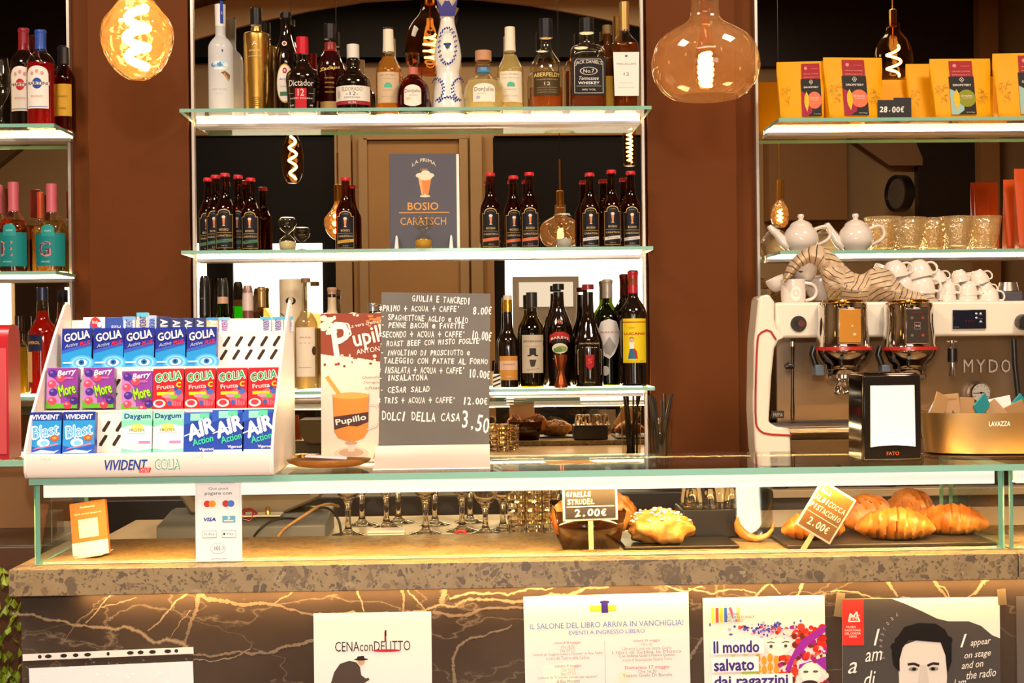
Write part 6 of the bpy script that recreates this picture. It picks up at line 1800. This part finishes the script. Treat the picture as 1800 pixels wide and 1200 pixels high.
GG = GLS
for px, py, lab in ((612, 939, 'wine glass behind the grey till box end'), (636, 921, 'wine glass behind the first one beyond the till box'), (679, 926, 'wine glass above the small white box'), (700, 917, 'wine glass in the back row over the white box'), (748, 937, 'wine glass standing between the white box and the red loop'), (764, 921, 'wine glass behind the one before the red loop'), (812, 932, 'wine glass just behind the red loop'), (826, 917, 'wine glass in the back row behind the red loop'), (853, 937, 'short stemmed glass after the red loop'), (884, 930, 'short stemmed glass touching the cut tumblers')):
    Y = depth(px, py); xx = at(px, py - 40, Y)
    sh = 'short' in lab
    r, h = (.038, .155) if not sh else (.034, .13)
    st = .06 if sh else .075
    g = thing('wine_glass', lab, 'glass', (xx, Y, ZW), 0, 'stemmed glasses behind the case')
    pr = [(0, .003), (r * .95, .0005), (r * .97, .0015), (r * .4, .006), (.0065, .014), (.0052, st * .6), (.008, st), (r * .6, st + .012), (r, st + .04), (r * .95, st + .06), (r * .8, h), (r * .77, h), (r * .9, st + .06), (r * .94, st + .04), (r * .5, st + .014), (0, st + .006)]
    MB().lathe([pr[0]] + chaikin(pr[1:-1], 1) + [pr[-1]], 26).build('glass_body', GG, g)
for px, py, lab in ((908, 937, 'cut glass tumbler beside the short stemmed glasses'), (938, 937, 'cut glass tumbler in the middle of the row'), (968, 936, 'cut glass tumbler next to the brown pastry bin'), (924, 927, 'cut glass tumbler in the back row first'), (954, 927, 'cut glass tumbler in the back row second')):
    Y = depth(px, py); xx = at(px, 900, Y)
    g = thing('cut_tumbler', lab, 'glass', (xx, Y, ZW), 0, 'cut glass tumblers')
    pr = [(0, .001), (.018, 0)] + [(.018 + .0016 * (i % 2) + .0003 * i, .004 + .009 * i) for i in range(11)] + [(.0195, .098), (.017, .02), (0, .018)]
    MB().lathe(pr, 14).build('glass_body', GLS, g, smooth=0)
x0, x1 = at(646, 935, 3.0), at(711, 935, 3.0)
t = thing('white_gadget_box', 'small white plastic box on the worktop behind the glass case', 'box', ((x0 + x1) / 2, 3.0, ZW))
MB().box(-(x1 - x0) / 2, (x1 - x0) / 2, 0, .05, 0, .015).build('box_body', mat('#f2e2d2', .35), t, bevel=.003)
MB().box(-(x1 - x0) / 2 - .001, (x1 - x0) / 2 + .001, -.001, .051, .0155, .022).build('lid', mat('#f6e8da', .35), t, bevel=.003)
t = thing('red_loop', 'thick red plastic loop lying on the worktop', 'loop', (at(810, 935, 3.02), 3.02, ZW))
MB().tube([(.012 * math.cos(a), 0, .004 + .013 * math.sin(a)) for a in [R(180 - 18 * i) for i in range(11)]], .004, 10).build('loop_body', mat('#d8281e', .3), t)
YT = 3.02
x0, x1 = at(275, 930, YT), at(572, 930, YT)
GREY = mat('#5a5650', .45)
t = thing('till_printer', 'grey till printer with a sloping top behind the case', 'printer', (x0, YT, ZW))
ww = x1 - x0
MB().prismx([(0, 0), (0, .032), (.004, .036), (.15, .052), (.2, .052), (.2, 0)], 0, ww).build('base_unit', mat('#6a6862', .4), t, bevel=.002)
MB().prism([(.05, .05), (.075, .043), (ww - .11, .043), (ww - .02, .08), (ww - .005, .12), (ww - .005, .135), (.03, .135), (.03, .085)], .1, .25).build('housing', mat('#7a7060', .4), t, bevel=.006)
MB().box(.05, ww - .04, .093, .1, .088, .116).build('paper_slot', mat('#1a1612', .3), t, bevel=.004)
MB().box(ww * .42, ww * .72, .03, .09, .049, .052).build('paper_tray', mat('#d8c8a8', .4), t, rot=(0, 0, 0))
MB().lathe([(0, .0), (.006, 0), (.005, .012), (.003, .016), (0, .017)], 14, (ww * .64, .05, .052)).build('brass_knob', mat('#d8a850', .2, .9), t)
for nm, c, pts, lab in (('tan_cable', '#b88a50', [(489, 943, 3.0), (500, 928, 3.0), (520, 915, 3.01), (540, 902, 3.02), (560, 889, 3.05), (580, 885, 3.1), (595, 890, 3.15)], 'tan cable arching over the grey till printer'), ('black_cable', '#1a1614', [(446, 943, 3.0), (456, 930, 3.0), (475, 915, 3.01), (500, 910, 3.03), (525, 912, 3.06)], 'black cable curling down the till printer front'), ('black_cable', '#1a1614', [(555, 893, 3.05), (575, 891, 3.05), (590, 903, 3.02), (598, 920, 3.01), (600, 942, 3.0)], 'black cable hanging off the end of the till printer')):
    o = MB().tube(chaikin([(pt(a, b, y)[0], y, pt(a, b, y)[1]) for a, b, y in pts], 2), .0032 if c[1] == 'b' else .0026, 8).build(nm, mat(c, .4))
    tag(o, lab, 'cable')
x, z = pt(437, 903, 3.06)
o = MB().tube([(x + (.014 + .004 * math.sin(i)) * math.cos(i * .7), 3.06 + .012 * math.sin(i * .33), z + (.010 + .003 * math.cos(i * 1.3)) * math.sin(i * .7)) for i in range(48)], .0014, 6).build('red_wire', mat('#8a1a1c', .35))
tag(o, 'tangle of thin red wire on the till printer', 'wire')

# ------------------------------------------------------------------ papers on the bar front
YPp = 2.600


def paper(name, px0, px1, top, hh, lab, cat, col='#e6ded8', rot=0):
    x0, z1 = pt(px0, top, YPp); x1 = px_x(px1, top, YPp)
    t = thing(name, lab, cat, ((x0 + x1) / 2, YPp, z1), 0, None, 0, rot)
    ww = x1 - x0
    MB().box(-ww / 2, ww / 2, -.0006, .0006, -hh, 0).build('sheet', mat(col, .6), t)
    return t, ww, Art(ww, ww, dep=.0008)


def tape(t, x, z, rot, L_=.03, W_=.016):
    MB().box(-W_ / 2, W_ / 2, -.0014, -.001, -L_ / 2, L_ / 2).build('tape', clear('#efe0c0', .1, .4, .2, 0, 20, .35, '#d8c8a0'), t, loc=(x, 0, z), rot=(0, rot, 0))


t, ww, A = paper('theatre_flyer', 551, 758, 1078, .297, 'white flyer with a drawing of a man stooping in a dark coat', 'flyer')
A.text('CENAconDELITTO', .0, -.285, .64, .085, '#2a2422', .01); A.rect(-.07 + .17, -.25, .085 + .03, -.16, '#7a1a1a', 2); A.ell(.12, -.325, .12, .012, '#b8242a', 2); A.rect(.105, -.2, .118, -.15, '#3a1414', 3)
A.poly([(-.36, -.6), (-.33, -.5), (-.28, -.43), (-.2, -.405), (-.14, -.42), (-.11, -.46), (-.1, -.53), (-.06, -.56), (-.04, -.55), (-.03, -.57), (-.08, -.6), (-.12, -.6)], '#4a3c34', 2); A.ell(-.1, -.415, .03, .032, '#c89a78', 3); A.ell(-.1, -.395, .06, .01, '#2a2220', 4); A.poly([(-.14, -.395), (-.07, -.395), (-.075, -.365), (-.13, -.37)], '#2a2220', 4); A.poly([(-.36, -.6), (-.1, -.6), (-.08, -1.2), (-.4, -1.2)], '#3a302a', 2)
A.build('flyer_print', t)
t, ww, A = paper('event_notice', 920, 1210, 1047, .21, 'white landscape event notice with a blue heading and two columns', 'notice', rot=R(-.6))
A.rect(-.1, -.1, .06, -.065, '#e8b83a'); A.rect(-.03, -.11, .01, -.05, '#3a2a7a', 2); A.ell(-.01, -.045, .03, .01, '#3a2a7a', 2); A.text('Nuova Torino', -.02, -.125, .12, .012, '#a8a0b0')
A.text('IL SALONE DEL LIBRO ARRIVA IN VANCHIGLIA!', 0, -.18, .93, .034, '#4a78b8', .005); A.text('EVENTI A INGRESSO LIBERO', 0, -.225, .46, .024, '#4a78b8', .005)
for cx, ls in ((-.24, (('venerdi 8 maggio', '#d85a50', .16), ('Ore 18-20', '#9a948c', .08), ('Sala OTTO', '#9a948c', .09), ('Letture da "Leggere Lolita a Teheran" di Azar Nafisi', '#8a847c', .42), ('a cura del Teatro della Caduta', '#9a948c', .26), ('', '', 0), ('Sabato 9 maggio', '#d85a50', .16), ('Ore 10-13', '#9a948c', .08), ('Sala OTTO', '#9a948c', .09), ('Letture da "Il mondo salvato dai ragazzini"', '#8a847c', .36), ('di Elsa Morante', '#6a645c', .14))), (.24, (('sabato 16 maggio', '#d85a50', .16), ('Ore 18', '#9a948c', .06), ('Libreria Luna via Santa Giulia', '#9a948c', .3), ('I libri di Sebba la Mosca', '#9a948c', .42), ('Con Stefania Guidi e Franco Quesito', '#7a746c', .34), ('a cura di Associazione Nostra Torre', '#9a948c', .3), ('', '', 0), ('Domenica 17 maggio', '#d83a4a', .27), ('Ore 16:30', '#8a847c', .11), ('Teatro Giulia Di Barolo', '#8a847c', .3)))):
    z = -.285
    for tx, c, q in ls:
        if tx: A.text(tx, cx, z, q, .02 if q != .27 else .026, c, 0)
        z -= .0225 if tx else .028
A.line([(-.015, -.28), (-.015, -.7)], .003, '#a8a8b0'); A.ell(.1, -.5, .04, .035, '#f4dcc4'); A.poly([(-.4, -.42), (-.2, -.4), (-.2, -.7), (-.34, -.7)], '#f4ecd8', 0)
A.build('notice_print', t)

t, ww, A = paper('book_fair_poster', 1235, 1449, 1050, .3, 'book fair poster with red flowers and purple words', 'poster', '#e6ddd4', R(-.6))
for i, (c, sl) in enumerate((('#c8d83a', 0), ('#e0502a', 0), ('#f0c030', 0), ('#3a6ab8', 0), ('#e05a7a', .05), ('#a8d0e4', 0), ('#f0c860', 0))): A.line([(-.42 + .035 * i, -.08), (-.42 + .035 * i + sl * .9, -.2)], .024, c, 2)
for i, tx in enumerate(('SALONE', 'INTERNAZIONALE', 'DEL LIBRO')): A.text(tx, -.195 + (.115 - [.05, .115, .068][i]) * -1 + .0, -.135 - .026 * i, [.1, .23, .135][i], .02, '#5a4a40', 0)
A.rect(-.5, -1.4, .5, -.235, '#f2e2d6', 1)
random.seed(2)
for i in range(250):
    x = random.uniform(.1, .495); z = random.uniform(-.80, -.245)
    if abs(x - .37) < .12 and -.72 < z < -.53: continue
    if abs(x - .12) < .13 and -.48 < z < -.33: continue
    A.ell(x, z, random.uniform(.014, .034), random.uniform(.014, .03), random.choice(['#d8301f', '#e0452a', '#c82418', '#e8583a', '#7a2a1a', '#f2d8c8', '#a8247a']), 2 + i % 5, n=7)
for i in range(90): A.ell(-.08 + random.gauss(.1, .13), -.27 + random.gauss(0, .028), random.uniform(.006, .017), random.uniform(.006, .015), random.choice(['#3a3a9a', '#5a5ab8', '#d84a3a', '#2a2a7a', '#c8a8c8']), 2 + i % 3, n=6)
A.poly([(.3, -.36), (.5, -.24), (.5, -.3), (.38, -.38), (.24, -.52), (.2, -.62), (.16, -.6), (.22, -.48)], '#9a2a9a', 7); A.poly([(.28, -.56), (.5, -.5), (.5, -.62), (.4, -.53), (.27, -.6)], '#9a2a9a', 7)
A.ell(.11, -.41, .1, .075, '#f4ead6', 6); A.ell(.05, -.405, .035, .014, '#f8f4ea', 8); A.ell(.17, -.405, .035, .014, '#f8f4ea', 8); A.ell(.05, -.405, .014, .013, '#4a4a2a', 9); A.ell(.17, -.405, .014, .013, '#4a4a2a', 9); A.line([(.02, -.375), (.05, -.368), (.08, -.378)], .008, '#2a2224', 9); A.line([(.14, -.378), (.17, -.368), (.2, -.375)], .008, '#2a2224', 9)
A.ell(.37, -.63, .085, .085, '#f4ead6', 8); A.ell(.33, -.62, .022, .01, '#5a5a4a', 10); A.ell(.41, -.62, .022, .01, '#5a5a4a', 10); A.ell(.36, -.72, .07, .03, '#3a2a2a', 9)
for i in range(12): A.ell(-.06 + .05 * (i % 4), -.5 - .075 * (i // 4) - .02 * (i % 2), .022, .038, '#e8982a', 8 + i % 2, n=10)
for tx, z, q in (('Il mondo', -.40, .37), ('salvato', -.545, .325), ('dai ragazzini', -.69, .6)):
    A.rect(-.44, z - .06, -.44 + q + .06, z + .062, '#f8f0e8', 10); A.text(tx, -.42 + q / 2, z, q, .095 if 'g' not in tx else .11, '#3f2f7a', .03, l=12)
A.poly([(-.2, -.61), (-.1, -.59), (-.02, -.6), (-.08, -.65), (-.18, -.65)], '#b8c85a', 5); A.ell(-.26, -.46, .02, .03, '#d8d89a', 4); A.ell(-.16, -.46, .02, .03, '#d8d89a', 4)
A.build('poster_print', t)

t, ww, A = paper('film_museum_poster', 1480, 1757, 1053, .4, 'black and white film poster with a dark haired face and a red flag', 'poster', '#e6dcd2', R(.2))
A.poly([(-.5, 0), (-.19, 0), (-.1, -.035), (0, -.08), (.1, -.13), (.17, -.148), (.3, -.15), (.38, -.18), (.45, -.24), (.5, -.26), (.5, -.8), (-.5, -.8)], '#4a4440', 1)
A.rect(-.5, -.29, -.365, 0, '#d8322a', 3); A.line([(-.46, -.14), (-.45, -.09), (-.43, -.11), (-.41, -.08), (-.4, -.12), (-.39, -.14)], .008, w, 4, True); A.text('MNC', -.42, -.115, .06, .03, w, 0, l=4)
for i, tx in enumerate(('MUSEO', 'NAZIONALE', 'DEL CINEMA', 'TORINO')): A.text(tx, -.435 + (.0 if i else -.01), -.175 - .02 * i, [.06, .1, .1, .05][i], .013, w, .0, l=4)
fx = .01
A.poly([(fx - .15, -.8), (fx - .155, -.5), (fx - .16, -.38), (fx - .14, -.3), (fx, -.25), (fx + .12, -.28), (fx + .15, -.36), (fx + .15, -.5), (fx + .13, -.8)], '#d8ccc0', 4)
A.poly([(fx - .19, -.42), (fx - .2, -.34), (fx - .17, -.25), (fx - .12, -.18), (fx - .03, -.155), (fx + .08, -.16), (fx + .14, -.2), (fx + .18, -.28), (fx + .18, -.4), (fx + .15, -.48), (fx + .14, -.36), (fx + .11, -.28), (fx + .0, -.27), (fx - .09, -.26), (fx - .13, -.31), (fx - .15, -.38), (fx - .15, -.46)], '#1a1614', 6)
for i in range(14): A.ell(fx - .18 + .026 * i, -.2 - .0035 * (i - 7) ** 2 * .6 + .012 * math.sin(i * 2), .028, .025, '#1a1614', 6)
for s in (-1, 1):
    A.line([(fx + s * .1, -.415), (fx + s * .06, -.41), (fx + s * .025, -.425)], .016, '#2a2320', 6); A.ell(fx + s * .065, -.445, .03, .012, '#8a7e74', 5); A.ell(fx + s * .06, -.444, .013, .010, '#1a1614', 7)
A.poly([(fx - .02, -.42), (fx + .02, -.42), (fx + .035, -.54), (fx - .035, -.54)], '#c8bcb0', 5); A.ell(fx - .02, -.545, .014, .008, '#4a3e38', 6); A.ell(fx + .02, -.545, .014, .008, '#4a3e38', 6); A.line([(fx - .06, -.6), (fx + .06, -.6)], .014, '#6a5850', 6)
for tx, x, z, q, hh in (('I', -.31, -.24, .05, .1), ('am', -.36, -.36, .11, .06), ('a', -.47, -.43, .06, .07), ('di', -.37, -.5, .08, .1), ('rol', -.36, -.62, .12, .08), ('I', .24, -.27, .05, .08), ('appear', .31, -.29, .13, .04), ('on stage', .27, -.365, .17, .045), ('and on', .25, -.42, .14, .045), ('the radio', .28, -.48, .19, .05), ('I am', .2, -.53, .08, .04)):
    A.text(tx, x + q / 2, z, q, hh, '#efe6da', -.005, .4, R(6), 8)
for i in range(9): a = R(200 - 9 * i); A.text('Ithebroadcast'[i], fx + .27 * math.cos(a) + .0, -.42 + .24 * math.sin(a) + .13, .014, .022, '#a89e94', 0, .3, a - R(90), 6)
A.build('poster_print', t)
tape(t, -ww / 2 - .005, -.01, R(8), .045, .016); tape(t, ww / 2 + .004, -.0, R(-5), .03, .016)

t, ww, A = paper('dark_notice', 1786, 2000, 1048, .3, 'dark grey notice cut off at the edge of the picture', 'notice', '#5a504a'); A.rect(-.4, -.3, .4, -.29, '#8a8078'); A.build('notice_print', t)

x0, z1 = pt(40, 1148, YPp); x1, z2 = pt(340, 1138, YPp)
ww = x1 - x0
t = thing('plastic_sleeve', 'clear punched plastic sleeve holding a blank white sheet on the bar front', 'sleeve', ((x0 + x1) / 2, YPp, (z1 + z2) / 2), 0, None, 0, R(-1.4))
MB().box(-ww / 2 + .01, ww / 2 - .002, -.0003, .0006, -.24, -.026).build('sheet', mat('#ffffff', .6), t)
MB().box(-ww / 2, ww / 2, -.0016, -.001, -.25, -.0125).build('film', clear('#fdfdfd', .03, .4, .12, .25, 60), t)
MB().box(-ww / 2, ww / 2, -.0012, -.0004, -.012, .0).build('binding_strip', mat('#e8ded6', .4), t)
A = Art(ww, ww, dep=.0014)
for x, q in ((-.40, .012), (-.35, .022), (-.26, .022), (-.19, .018), (-.12, .022), (.0, .01), (.13, .022), (.19, .02), (.26, .022), (.35, .022), (.40, .012)): A.ell(x, -.018, q * .9, .011, '#2a241f')
A.build('punched_holes', t)
